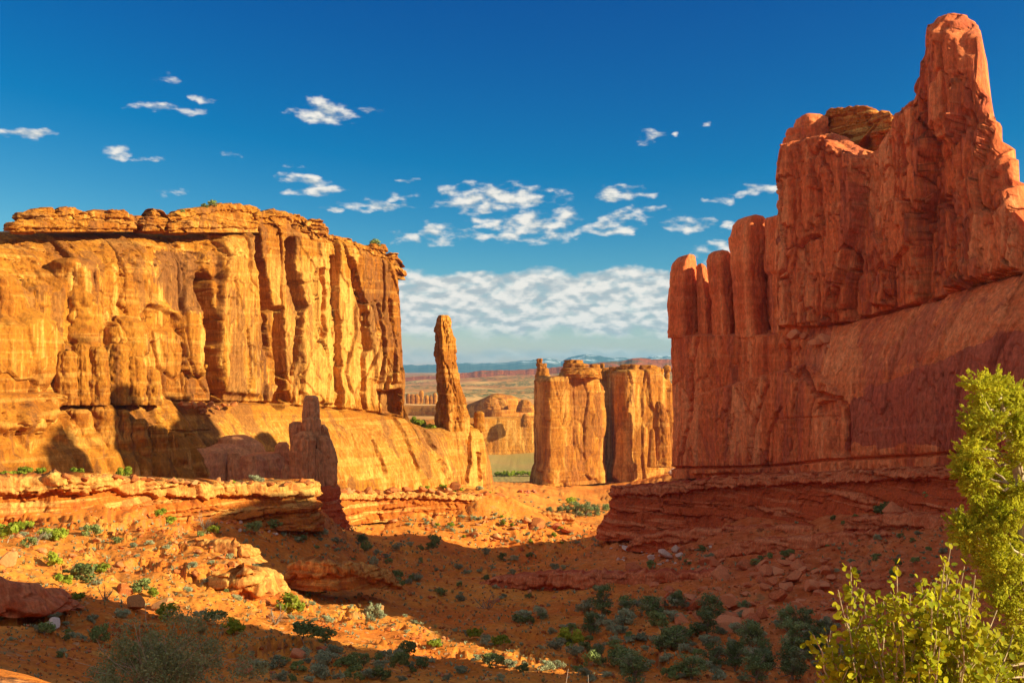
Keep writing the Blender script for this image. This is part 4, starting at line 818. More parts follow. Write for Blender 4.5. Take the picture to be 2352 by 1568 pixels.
pillar('pillar', [(985, 1495, 1501), (992, 1492, 1504), (1030, 1489, 1506), (1072, 1486, 1508)], 414, M['fargold'], fl, amp=.3, bed=.05, seed=20, nseg=40, nfreq=.12, depth=.8, dz=.4)
cw_led = 1000
_, WC = rock_wall('canyon_wall', [(860, 640, 968, 1070), (940, 655, 966, 1085), (1040, 670, 962, 1092), (1120, 680, 958, 1092), (1200, 686, 956, 1092), (1260, 690, 956, 1090), (1400, 700, 960, 1088), (1620, 720, 965, 1085)], .75, .7, 60, 5.0, far_shape(241, 1.3, 1075, .35), M['fargold'], None, 23)
tag(WC.obj, 'low golden canyon wall across the green flats, seen through the gap', 'cliff')
_, WC2 = rock_wall('canyon_wall', [(800, 900, 930, 985), (940, 900, 932, 985), (1060, 880, 930, 985), (1120, 860, 905, 985), (1150, 860, 903, 985), (1190, 870, 908, 985), (1240, 900, 930, 985), (1400, 940, 940, 985)], 1.1, .9, 120, 8.0, far_shape(261, 1.5, None, .2), M['fargold'], None, 24)
tag(WC2.obj, 'slickrock terrace with a knobbly outcrop above the low canyon wall', 'cliff')
# a row of small fins on the plain, and the red ridge on the skyline
rr = random.Random(5)
for k, u in enumerate([938, 948, 958, 968, 980, 990, 999]):
    vt = rr.uniform(896, 908); w_ = rr.uniform(9, 13); o = pillar('rock_fin', [(vt, u - w_ * .25, u + w_ * .25), (vt + 4, u - w_ * .45, u + w_ * .45), (922, u - w_ * .5, u + w_ * .5), (936, u - w_ * .5, u + w_ * .5)], 1150, M['fargold'], None, amp=1.0, bed=.3, seed=400 + k, nseg=28, dz=.6, nfreq=.1)
    tag(o, ('leftmost', 'second', 'third', 'middle', 'third-last', 'second-last', 'rightmost')[k] + ' of the small far fins left of the needle', 'rock', 'row of small far fins')
for k, (u, w_, vt, vb, y) in enumerate([(1128, 40, 912, 932, 860), (1205, 34, 918, 938, 856), (1207, 20, 950, 972, 690), (1150, 30, 914, 932, 862)]):
    o = pillar('rock_outcrop', [(vt, u - w_ * .2, u + w_ * .2), (vt + 5, u - w_ * .4, u + w_ * .42), (vb, u - w_ * .55, u + w_ * .55), (vb + 8, u - w_ * .6, u + w_ * .6)], y - 14, M['fargold'], None, amp=1.4, bed=.6, seed=420 + k, nseg=48, dz=.6, nfreq=.12, grooves=.8)
    tag(o, ['left half of the knobbly golden outcrop on the terrace', 'shadowed brown butte left of the distant fin', 'round dark dome at the lip of the low canyon wall', 'right half of the knobbly golden outcrop on the terrace'][k], 'rock')
def ridge_mesh(name, y, prof, mat, thick, drop, seed, rough, step, base_v):
    us = np.arange(prof[0][0], prof[-1][0], step); vt = interp(us, prof); x = (us - HU) / F * y
    z = (HV - vt) / F * y + rough * fbm(P3(x / (rough * 9), 0 * x + seed, 0 * x), 5, .55, seed); zb = (HV - base_v) / F * y
    rows = []
    for t, hh in ((-1.0, 0), (-.8, .22), (-.6, .42), (-.45, .6), (-.3, .78), (-.15, .9), (0, 1.0), (.3, .8), (1.0, 0)):
        yy = y + t * thick + thick * .18 * fbm(P3(x / (thick * .4), 0 * x + t * 3, 0 * x), 4, .55, seed + 2); hz = zb + (z - zb) * hh * (1 + (.25 * fbm(P3(x / (thick * .25), 0 * x + t * 4, 0 * x), 4, .6, seed + 4) if 0 < hh < 1 else 0))
        rows.append(np.stack([x * yy / y, yy, np.maximum(hz, zb)], -1))
    co = np.stack(rows); return link(name, mesh_np(name, co, grid_quads(co.shape[0], co.shape[1])), mat)
rm = rock_mat('red_ridge_rock', (.36, .09, .03), (.52, .15, .05), (.62, .24, .09), (.10, .12, .05), scale=60, streak=.2, bed=.3, bump=.8)
o = ridge_mesh('skyline_ridge', 3000, [(500, 868), (930, 866), (1040, 861), (1120, 850), (1200, 848), (1350, 836), (1420, 829), (1470, 823), (1540, 824), (1600, 828), (2000, 850)], rm, 500, 0, 7, 9.0, .8, 900)
tag(o, kind='structure')
mm, N, b_ = new_mat('far_mountains'); pos = N.n('NewGeometry').outputs['Position']; sp_ = N.n('SeparateXYZ'); N.l(pos, sp_.inputs[0])
nz_ = N.noise(pos, .004, 6, .6); snow = N.m('MULTIPLY', N.ramp(nz_, .50, .58), N.ramp(sp_.outputs[2], 40, 110))
N.l(N.mix(snow, N.mix(N.ramp(nz_, .35, .6), (.03, .05, .045), (.06, .07, .055)), (.62, .66, .70)), b_.inputs['Base Color']); b_.inputs['Roughness'].default_value = .95
tag(ridge_mesh('mountains', 12000, [(-600, 838), (500, 836), (900, 836), (960, 840), (1010, 836), (1060, 833), (1130, 834), (1190, 829), (1225, 824), (1258, 822), (1290, 830), (1312, 818), (1345, 815), (1390, 819), (1450, 822), (1500, 817), (1545, 816), (1700, 822), (2200, 830), (3000, 836)], mm, 2200, 0, 9, 30.0, 1.2, 862), kind='structure')
# the air itself
hm = bpy.data.materials.new('haze'); hm.use_nodes = True; t_ = hm.node_tree; t_.nodes.remove(t_.nodes['Principled BSDF'])
pv = t_.nodes.new('ShaderNodeVolumePrincipled'); pv.inputs['Color'].default_value = (.20, .58, .95, 1); pv.inputs['Density'].default_value = HAZE; pv.inputs['Anisotropy'].default_value = .2
t_.links.new(pv.outputs[0], t_.nodes['Material Output'].inputs['Volume'])
hx, hy0, hy1, hz0, hz1 = 15000, -700, 17000, -190, 260
hc = [(-hx, hy0, hz0), (hx, hy0, hz0), (hx, hy1, hz0), (-hx, hy1, hz0), (-hx, hy0, hz1), (hx, hy0, hz1), (hx, hy1, hz1), (-hx, hy1, hz1)]
tag(link('haze', mesh_np('haze', hc, [(3, 2, 1, 0), (4, 5, 6, 7), (0, 1, 5, 4), (1, 2, 6, 5), (2, 3, 7, 6), (3, 0, 4, 7)], None, False), hm), kind='stuff')

# ================================================================ plants
RS = np.random.RandomState(21)
def unit(n, r=RS):
    v = r.normal(size=(n, 3)); return v / np.linalg.norm(v, axis=1)[:, None]
def cards(cen, nrm, size, aspect=1.0, r=RS, tip=None):
    """one small diamond leaf per centre"""
    n = len(cen); a = np.cross(nrm, unit(n, r)) if tip is None else tip; a /= np.linalg.norm(a, axis=1)[:, None] + 1e-9
    b = np.cross(nrm, a); b /= np.linalg.norm(b, axis=1)[:, None] + 1e-9
    s = np.broadcast_to(np.asarray(size, float), (n,))[:, None]
    co = np.stack([cen - a * s, cen + b * s * aspect, cen + a * s, cen - b * s * aspect], 1).reshape(-1, 3)
    return co, np.arange(4 * n).reshape(-1, 4)
def tube(pts, r0, r1, k=5):
    pts = np.asarray(pts, float); n = len(pts); t = np.gradient(pts, axis=0); t /= np.linalg.norm(t, axis=1)[:, None] + 1e-9
    up = np.where(np.abs(t[:, 2:3]) > .9, [[1., 0, 0]], [[0, 0, 1.]]); a = np.cross(t, up); a /= np.linalg.norm(a, axis=1)[:, None] + 1e-9; b = np.cross(t, a)
    rr_ = np.linspace(r0, r1, n)[:, None, None]; an = np.linspace(0, 2 * math.pi, k, endpoint=False)
    co = pts[:, None] + rr_ * (np.cos(an)[None, :, None] * a[:, None] + np.sin(an)[None, :, None] * b[:, None])
    return co.reshape(-1, 3), grid_quads(n, k, True)
class MB:
    def __init__(s): s.c = []; s.f = []; s.t = []; s.n = 0
    def add(s, cf, tint=None):
        c, f = cf; s.c.append(c); s.f.append(np.asarray(f) + s.n); s.n += len(c)
        s.t.append(np.full(len(c), .5) if tint is None else tint)
    def mesh(s, name, smooth=False): return mesh_np(name, np.concatenate(s.c), np.concatenate(s.f), None, smooth, {'tint': np.concatenate(s.t)})
def wander(p, d, L, n=6, wob=.25, r=RS, up=0.0):
    pts = [np.array(p, float)]; d = np.array(d, float) / np.linalg.norm(d)
    for _ in range(n): d = d + r.normal(size=3) * wob * .5 + np.array([0, 0, up]); d /= np.linalg.norm(d); pts.append(pts[-1] + d * L / n)
    return np.array(pts)
M['bark'] = plain_mat('weathered_bark', (.20, .13, .08), (.36, .26, .17), 14)
M['twig'] = plain_mat('pale_twigs', (.38, .27, .17), (.55, .42, .28), 30)
M['jun'] = leaf_mat('juniper_green', (.11, .16, .045), (.24, .28, .09), (.32, .34, .17), .15)
M['sage'] = leaf_mat('sage_grey_green', (.27, .29, .15), (.40, .39, .21), (.34, .36, .21), .2)
M['bush'] = leaf_mat('fresh_yellow_green', (.22, .29, .022), (.38, .40, .035), (.44, .45, .05), .35)
M['dull'] = leaf_mat('dull_green', (.15, .19, .05), (.25, .28, .08), (.22, .26, .09), .2)
M['grass'] = leaf_mat('straw_grass', (.38, .30, .10), (.50, .42, .17), (.42, .38, .16), .3)
def clumpy(nclump, R, hgt, per, size, seed, aspect=.6, flat=.8, hollow=.55):
    r = np.random.RandomState(seed); mb = MB()
    for k in range(nclump):
        th = r.uniform(0, 2 * math.pi); rr_ = R * math.sqrt(r.uniform(0, 1)) * .8; z = hgt * r.uniform(.18, .9); rr_ *= math.sqrt(max(.15, 1 - (z / hgt - .45) ** 2 * 2.2))
        c = np.array([rr_ * math.cos(th), rr_ * math.sin(th), z]); cr = R * r.uniform(.22, .42); u_ = unit(per, r); rad_ = cr * (hollow + (1 - hollow) * r.uniform(0, 1, per)) ** .6
        cen = c + u_ * rad_[:, None] * np.array([1, 1, flat]); nr = u_ + .7 * unit(per, r); nr /= np.linalg.norm(nr, axis=1)[:, None]
        mb.add(cards(cen, nr, size * r.uniform(.6, 1.4, per), aspect, r), np.repeat(np.clip(r.uniform(0, 1) * .6 + .4 * r.uniform(0, 1, per), 0, 1), 4))
    return mb
def limbs(R, hgt, n, r0, seed, lo=.0):
    r = np.random.RandomState(seed); mb = MB(); mb.add(tube(wander((0, 0, -.1), (r.normal() * .15, r.normal() * .15, 1), hgt * .75, 6, .25, r), r0, r0 * .35, 6))
    for k in range(n):
        a = r.uniform(0, 2 * math.pi); z = hgt * r.uniform(.08 + lo, .5); mb.add(tube(wander((0, 0, z), (math.cos(a), math.sin(a), r.uniform(.3, 1.1)), R * r.uniform(.7, 1.1), 5, .35, r), r0 * .5, r0 * .12, 5))
    return mb
def blades(n, R, hgt, wid, seed, spread=.8):
    r = np.random.RandomState(seed); a = r.uniform(0, 2 * math.pi, n); t = r.uniform(0, 1, n) ** .7 * spread; d = np.stack([np.cos(a) * t, np.sin(a) * t, np.ones(n)], 1); d /= np.linalg.norm(d, axis=1)[:, None]
    L = hgt * r.uniform(.5, 1.1, n); b0 = np.stack([np.cos(a), np.sin(a), 0 * a], 1) * (R * .35 * r.uniform(0, 1, n))[:, None]
    s_ = np.stack([-np.sin(a), np.cos(a), 0 * a], 1) * wid; tip = b0 + d * L[:, None]; mid = (b0 + tip) / 2 + np.array([0, 0, .06 * hgt])
    co = np.stack([b0 - s_ * .5, mid - s_, tip, mid + s_], 1).reshape(-1, 3); mb = MB(); mb.add((co, np.arange(4 * n).reshape(-1, 4)), np.repeat(r.uniform(0, 1, n), 4)); return mb
PROTO = {}
def proto(kind, parts): PROTO.setdefault(kind, []).append(parts)
for k in range(4): proto('juniper', [('crown', clumpy(24 + 3 * k, 1.0, 1.5 + .3 * (k % 3), 100, .060, 500 + k, .5, .8, .25).mesh('crown'), 'jun'), ('trunk', limbs(1.25, 1.9, 11, .085, 520 + k).mesh('trunk', True), 'bark')])
for k in range(4): proto('shrub', [('foliage', clumpy(14, .55, .62, 54, .062, 540 + k, .5, .7).mesh('foliage'), 'dull'), ('stem', limbs(.4, .5, 6, .018, 560 + k).mesh('stem', True), 'twig')])
for k in range(3): proto('bush', [('foliage', clumpy(14, .55, .75, 56, .066, 580 + k, .6, .8).mesh('foliage'), 'bush'), ('stem', limbs(.4, .6, 7, .02, 590 + k).mesh('stem', True), 'twig')])
for k in range(4):
    mb = clumpy(12, .5, .42, 50, .052, 600 + k, .45, .6); b2 = blades(70, .5, .5, .012, 610 + k, 1.0); mb.add((b2.c[0], b2.f[0]), b2.t[0]); proto('sage', [('foliage', mb.mesh('foliage'), 'sage')])
for k in range(3): proto('grass', [('blades', blades(90, .3, .45, .014, 620 + k).mesh('blades'), 'grass')])
def dead(seed, n=9, L=1.0):
    r = np.random.RandomState(seed); mb = MB()
    for k in range(n):
        a = r.uniform(0, 2 * math.pi); p = wander((0, 0, -.05), (math.cos(a) * .7, math.sin(a) * .7, r.uniform(.6, 1.4)), L * r.uniform(.6, 1.1), 7, .4, r); mb.add(tube(p, .028 * L, .006 * L, 5))
        for q in range(3):
            i = r.randint(2, 7); mb.add(tube(wander(p[i], p[i] - p[i - 1] + r.normal(size=3) * .08 * L, L * r.uniform(.2, .5), 5, .5, r), .012 * L, .004 * L, 4))
    return mb
for k in range(3): proto('dead', [('branches', dead(630 + k).mesh('branches', True), 'bark')])
PN = {'juniper': ('juniper_tree', 'juniper'), 'shrub': ('shrub', 'shrub'), 'bush': ('leafy_bush', 'bush'), 'sage': ('sagebrush', 'sagebrush'), 'grass': ('grass_tuft', 'grass'), 'dead': ('dead_shrub', 'shrub')}
PR = random.Random(3)
def plant(kind, loc, size, label, group=None, squash=1.0):
    parts = PR.choice(PROTO[kind]); nm, cat = PN[kind]; rz = PR.uniform(0, 6.28); s = (size, size, size * squash)
    if len(parts) == 1:
        o = link(nm, parts[0][1], M[parts[0][2]]); o.location = loc; o.rotation_euler = (0, 0, rz); o.scale = s; return tag(o, label, cat, group)
    e = empty(nm, loc, label, cat, group); e.rotation_euler = (0, 0, rz); e.scale = s
    for pn, me, mt in parts:
        if not me.materials: me.materials.append(M[mt])
        o = bpy.data.objects.new(pn, me); C.objects.link(o); o.parent = e
    return e
def stone(loc, size, label, group=None, mat='stone', k=None, rot=None, flat=1.0, name='boulder', parent=None):
    me = SMM[mat][PR.randrange(6) if k is None else k]; o = link(name, me, None); o.location = loc; o.scale = (size, size, size * flat)
    o.rotation_euler = rot or (PR.uniform(-.3, .3), PR.uniform(-.3, .3), PR.uniform(0, 6.28))
    if parent: o.parent = parent; o.matrix_parent_inverse = Matrix.Translation(-parent.location)
    else: tag(o, label, 'boulder' if name == 'boulder' else 'stone', group)
    return o
SMM = {}
for mt in ('stone', 'redstone', 'whitestone'):
    SMM[mt] = []
    for me in SM:
        m2 = me.copy(); m2.materials.append(M[mt]); SMM[mt].append(m2)
# quick look-up of the ground along a direction
_py = np.exp(np.linspace(math.log(9), math.log(700), 900)); _pu = np.linspace(-80, 2440, 316)
_Y, _U = np.meshgrid(_py, _pu, indexing='ij'); _Z = H((_U - HU) / F * _Y, _Y).reshape(_Y.shape); _V = np.minimum.accumulate(HV - F * _Z / _Y, 0)
def gp(u, v):
    j = int(np.clip(round((u + 80) / 8), 0, 315)); c = _V[:, j]; i = int(np.searchsorted(-c, -v)); i = min(max(i, 0), 899)
    y = _py[i]; x = (u - HU) / F * y; return Vector((x, y, float(H([x], [y])[0])))
def px(p, n): return n / F * p.y          # n picture units, in metres at that place
def gpv(u, v):
    u = np.asarray(u, float); v = np.asarray(v, float); j = np.clip(np.round((u + 80) / 8).astype(int), 0, 315); y = np.empty(len(u))
    for k in range(len(u)): y[k] = _py[min(int(np.searchsorted(-_V[:, j[k]], -v[k])), 899)]
    x = (u - HU) / F * y; return x, y, H(x, y)
def scatter(poly, n, seed):
    r = np.random.RandomState(seed); xs = [p[0] for p in poly]; ys = [p[1] for p in poly]; U = r.uniform(min(xs), max(xs), n * 4); V = r.uniform(min(ys), max(ys), n * 4)
    m = inside(U, V, poly); return U[m][:n], V[m][:n]

# ---------------------------------------------------------------- boulders one can point at
for u, v, w_, mt, k, fl_, lab in [
    (311, 1402, 60, 'stone', 0, 1.05, 'largest of three rounded sunlit boulders on the left slope'),
    (284, 1372, 40, 'stone', 2, 1.0, 'sunlit boulder perched up-slope, left of the largest of three'),
    (377, 1400, 54, 'stone', 5, .95, 'sunlit lumpy boulder, rightmost of the three on the left slope'),
    (18, 1300, 72, 'stone', 1, .7, 'long pale sunlit slab boulder at the left edge'),
    (1497, 1286, 26, 'whitestone', 0, 1.1, 'white boulder, leftmost of the white group under the dark red ledge'),
    (1528, 1283, 46, 'whitestone', 1, .55, 'long white boulder in the middle of the white group'),
    (1554, 1270, 24, 'whitestone', 3, 1.1, 'white boulder at the upper right of the white group'),
    (1560, 1283, 18, 'whitestone', 2, 1.0, 'small white boulder at the lower right of the white group'),
    (1515, 1300, 16, 'whitestone', 4, .7, 'flat white stone just below the white group'),
    (1442, 1266, 40, 'whitestone', 4, .6, 'long pinkish pale boulder left of the white group'),
    (1410, 1240, 16, 'whitestone', 0, 1.0, 'small white stone at the corner of the dark red ledge'),
    (1832, 1312, 50, 'redstone', 3, 1.0, 'angular red boulder topmost in the rockfall on the right slope'),
    (1862, 1352, 60, 'redstone', 1, .75, 'broad red boulder with a slanting top, right of the rockfall'),
    (1775, 1345, 38, 'redstone', 4, 1.2, 'upright orange-red block amid the rockfall'),
    (1682, 1398, 62, 'redstone', 0, .95, 'big dark-sided red boulder left in the rockfall'),
    (1786, 1384, 42, 'redstone', 2, 1.1, 'pointed red boulder at the middle of the rockfall'),
    (1676, 1446, 66, 'redstone', 5, .95, 'round layered red boulder at the foot of the rockfall, among junipers'),
    (1562, 1432, 42, 'redstone', 2, .8, 'round red boulder standing among the junipers'),
    (1728, 1432, 44, 'redstone', 3, .9, 'wedge-shaped red boulder right of the round layered one'),
    (1755, 1418, 40, 'redstone', 1, 1.1, 'orange block just above the wedge-shaped boulder'),
    (1852, 1420, 38, 'redstone', 0, .7, 'low red boulder at the lower right end of the rockfall'),
    (2048, 1192, 54, 'redstone', 3, 1.3, 'tall tilted red slab boulder high on the right slope'),
    (2196, 1180, 26, 'whitestone', 1, .7, 'pale grey boulder beside the near juniper, high right'),
    (682, 1510, 62, 'redstone', 1, .7, 'long red-brown boulder in the foreground shade below the lit strip'),
    (740, 1498, 36, 'redstone', 0, .8, 'small rounded red boulder right of the long one in the shade'),
    (560, 1548, 46, 'redstone', 2, 1.0, 'tall pinkish boulder right of the big grey bush'),
    (120, 1450, 46, 'whitestone', 2, 1.0, 'pale pink boulder in deep shade at the lower left'),
    (843, 1378, 16, 'stone', 4, 2.0, 'small sunlit stone standing on edge on the lit spur'),
    (872, 1402, 26, 'stone', 1, .8, 'sunlit stone right of the one on edge'),
    (1232, 1212, 42, 'stone', 5, .8, 'round sunlit boulder, largest on the bright valley floor'),
    (1212, 1204, 24, 'stone', 1, 1.0, 'tilted slab leaning on the round valley-floor boulder'),
    (1275, 1213, 36, 'redstone', 0, .8, 'dark-fronted boulder on the bright valley floor'),
    (1302, 1224, 50, 'stone', 4, .45, 'flat sunlit slab right of the dark-fronted boulder'),
    (1095, 1235, 22, 'stone', 0, 1.0, 'cube-like sunlit boulder low on the valley side'),
    (1140, 1235, 24, 'stone', 3, .8, 'sunlit boulder right of the cube-like one'),
    (1548, 1090, 26, 'whitestone', 3, 1.1, 'pale block at the far corner of the right wall'),
    (1045, 1126, 36, 'stone', 2, .9, 'round golden boulder against the foot of the slab'),
    (880, 1120, 26, 'stone', 0, 1.5, 'upright golden flake leaning on the slab foot')]:
    p = gp(u, v); stone(p, px(p, w_) * .55, lab, None, mt, k, None, fl_)
# fallen blocks lodged on the walls
for u, v, w_, y, lab in [(1824, 776, 40, 146.5, 'big dark block lodged where the tower meets its sloping shelf'), (1872, 792, 42, 144.4, 'angular block, second in the pile on the shelf below the tower'), (1850, 776, 26, 145.6, 'small block wedged in the pile on the tower shelf'), (1893, 784, 30, 143.8, 'upright block at the right of the pile on the tower shelf'), (1906, 800, 18, 142.6, 'smallest stone at the right end of the pile on the tower shelf')]:
    stone(at(u, v, y), px(at(u, v, y), w_) * .55, lab, 'blocks on the tower shelf', 'redstone')
r_ = random.Random(8)
for k in range(26):
    u = 402 + 128 * r_.random(); y = float(interp(u, L_path)) - 2.6 - 2.2 * r_.random(); v = 930 + 26 * r_.random() * (1 - abs(u - 466) / 90)
    p = at(u + 14, v, y); stone(p, px(p, r_.uniform(7, 24)) * .55, 'golden block in the rubble under the left cliff', 'rubble heap under the left cliff')
# blocks along the crests of the ledges belong to the ledges
def crest(W, n, s0, s1, mat, parent, seed, name='ledge_block', big=1.0):
    r = random.Random(seed); nc = len(W.X)
    for k in range(n):
        i = int(nc * (s0 + (s1 - s0) * (k + r.random()) / n)); i = min(max(i, 0), nc - 1); d = W.d[-1, i] + .15 - r.uniform(0, 1.2); sz = r.uniform(.25, .62) * (W.Y[i] / 100) ** .7 * big
        p = Vector((W.X[i] + W.nx[i] * d, W.Y[i] + W.ny[i] * d, W.ZT[i] - .22)); stone(p, sz, None, None, mat, None, (r.uniform(-.12, .12), r.uniform(-.12, .12), r.uniform(0, 6.3)), r.uniform(.6, 1.0), name, parent)
crest(WB1, 46, .18, .9, 'stone', B1, 5); crest(WB2, 30, .08, .95, 'stone', B2, 6, big=1.5); crest(WB3, 34, .2, .8, 'redstone', B3, 7)

# ---------------------------------------------------------------- scattered stones
SC = [([(1440, 1300), (1700, 1290), (1900, 1280), (2050, 1330), (1960, 1420), (1700, 1450), (1500, 1400)], 120, 'redstone', (10, 50), 'red block strewn in the rockfall on the right slope', 'rockfall blocks'),
      ([(1400, 1255), (1640, 1255), (1620, 1310), (1420, 1310)], 26, 'whitestone', (5, 13), 'small pale stone scattered round the white boulders', 'pale stones by the white boulders'),
      ([(470, 1175), (600, 1190), (700, 1220), (690, 1240), (520, 1215)], 14, 'redstone', (8, 22), 'red stone at the shaded foot of the sunlit ledge', 'stones under the left ledge'),
      ([(500, 1160), (560, 1170), (640, 1235), (560, 1230), (480, 1190)], 18, 'whitestone', (5, 12), 'bleached stone in the chute below the left ledge', 'bleached stones in the chute'),
      ([(0, 1215), (480, 1210), (560, 1260), (600, 1330), (300, 1330), (0, 1270)], 60, 'stone', (6, 28), 'orange stone lying on the sunlit left slope', 'stones on the left slope'),
      ([(480, 1400), (700, 1400), (1250, 1480), (1150, 1500), (800, 1450)], 40, 'stone', (5, 18), 'small stone on the lit spur', 'stones on the lit spur'),
      ([(780, 1195), (1160, 1190), (1380, 1225), (1330, 1262), (1170, 1262), (980, 1215)], 70, 'stone', (5, 18), 'tan stone on the bright valley floor below the slab', 'stones on the bright valley floor'),
      ([(700, 1230), (1000, 1290), (1300, 1300), (1300, 1400), (900, 1370), (700, 1320)], 40, 'redstone', (5, 16), 'brown stone in the shaded gully', 'stones in the shaded gully'),
      ([(0, 1420), (220, 1450), (500, 1510), (1200, 1560), (200, 1560), (0, 1520)], 40, 'redstone', (6, 20), 'dark stone in the foreground shade', 'stones in the foreground shade'),
      ([(1450, 1220), (2150, 1180), (2150, 1300), (1500, 1300)], 70, 'redstone', (6, 24), 'red stone on the slope under the dark ledge', 'stones under the dark ledge'),
      ([(1180, 1122), (1230, 1118), (1230, 1140), (1185, 1142)], 8, 'redstone', (8, 22), 'dark boulder in the heap left of the distant fin', 'boulder heap by the distant fin')]
SMALL = []
for k, (poly, n, mt, (a, b), lab, grp) in enumerate(SC):
    U, V = scatter(poly, n, 700 + k); x, y, z = gpv(U, V)
    for i in range(len(U)):
        wpx = a + (b - a) * r_.random() ** 1.7; s_ = wpx / F * y[i] * .55
        if wpx < 9: SMALL.append((x[i], y[i], z[i], s_, mt)); continue
        stone((x[i], y[i], z[i] - .1 * s_), s_, lab, grp, mt, None, None, r_.uniform(.6, 1.0), 'stone' if wpx < 14 else 'boulder')
for mt in ('stone', 'redstone', 'whitestone'):            # the smallest, joined
    cs, fs, nv = [], [], 0; rr2 = np.random.RandomState(4)
    for (x_, y_, z_, s_, m_) in SMALL:
        if m_ != mt: continue
        me = SM[rr2.randint(6)]; co = np.empty(len(me.vertices) * 3, np.float32); me.vertices.foreach_get('co', co); co = co.reshape(-1, 3); an = rr2.uniform(0, 6.28); ca_, sa_ = math.cos(an), math.sin(an)
        co = np.stack([co[:, 0] * ca_ - co[:, 1] * sa_, co[:, 0] * sa_ + co[:, 1] * ca_, co[:, 2] * .8], 1) * s_ + np.array([x_, y_, z_]); tr = np.empty(len(me.polygons) * 3, np.int32); me.polygons.foreach_get('vertices', tr)
        cs.append(co); fs.append(tr.reshape(-1, 3) + nv); nv += len(co)
    if cs: tag(link('small_stones', mesh_np('small_stones', np.concatenate(cs), None, np.concatenate(fs), False), M[mt]), kind='stuff')
# gravel: nobody could count it
def gravel():
    ico = np.array([(0, -.53, .85), (0, .53, .85), (0, -.53, -.85), (0, .53, -.85), (.85, 0, .53), (.85, 0, -.53), (-.85, 0, .53), (-.85, 0, -.53), (-.53, .85, 0), (.53, .85, 0), (-.53, -.85, 0), (.53, -.85, 0)])
    tri = np.array([(0, 4, 1), (0, 1, 6), (4, 9, 1), (1, 8, 6), (1, 9, 8), (4, 5, 9), (9, 3, 8), (8, 7, 6), (5, 3, 9), (3, 7, 8), (0, 11, 4), (0, 6, 10), (11, 5, 4), (10, 6, 7), (11, 0, 10), (5, 2, 3), (2, 7, 3), (10, 7, 2), (2, 5, 11), (2, 11, 10)])
    r = np.random.RandomState(77); U, V = scatter([(-60, 1200), (500, 1180), (900, 1190), (1150, 1170), (1400, 1215), (1700, 1200), (2300, 1160), (2400, 1570), (-60, 1570)], 5200, 78); x, y, z = gpv(U, V); n = len(x)
    s = (1.2 + 3.4 * r.uniform(0, 1, n) ** 3) / F * y; c = ico[None] * (1 + .35 * r.normal(size=(n, 12, 1))) * s[:, None, None] * r.uniform(.6, 1.3, (n, 1, 3)); c += np.stack([x, y, z + .15 * s], 1)[:, None]
    f = tri[None] + (np.arange(n) * 12)[:, None, None]; return mesh_np('gravel', c.reshape(-1, 3), None, f.reshape(-1, 3), False)
tag(link('gravel', gravel(), rock_mat('gravel_stone', (.44, .11, .025), (.56, .19, .05), (.66, .38, .17), (.3, .1, .04), scale=1.2, streak=.2, bed=.2)), kind='stuff')

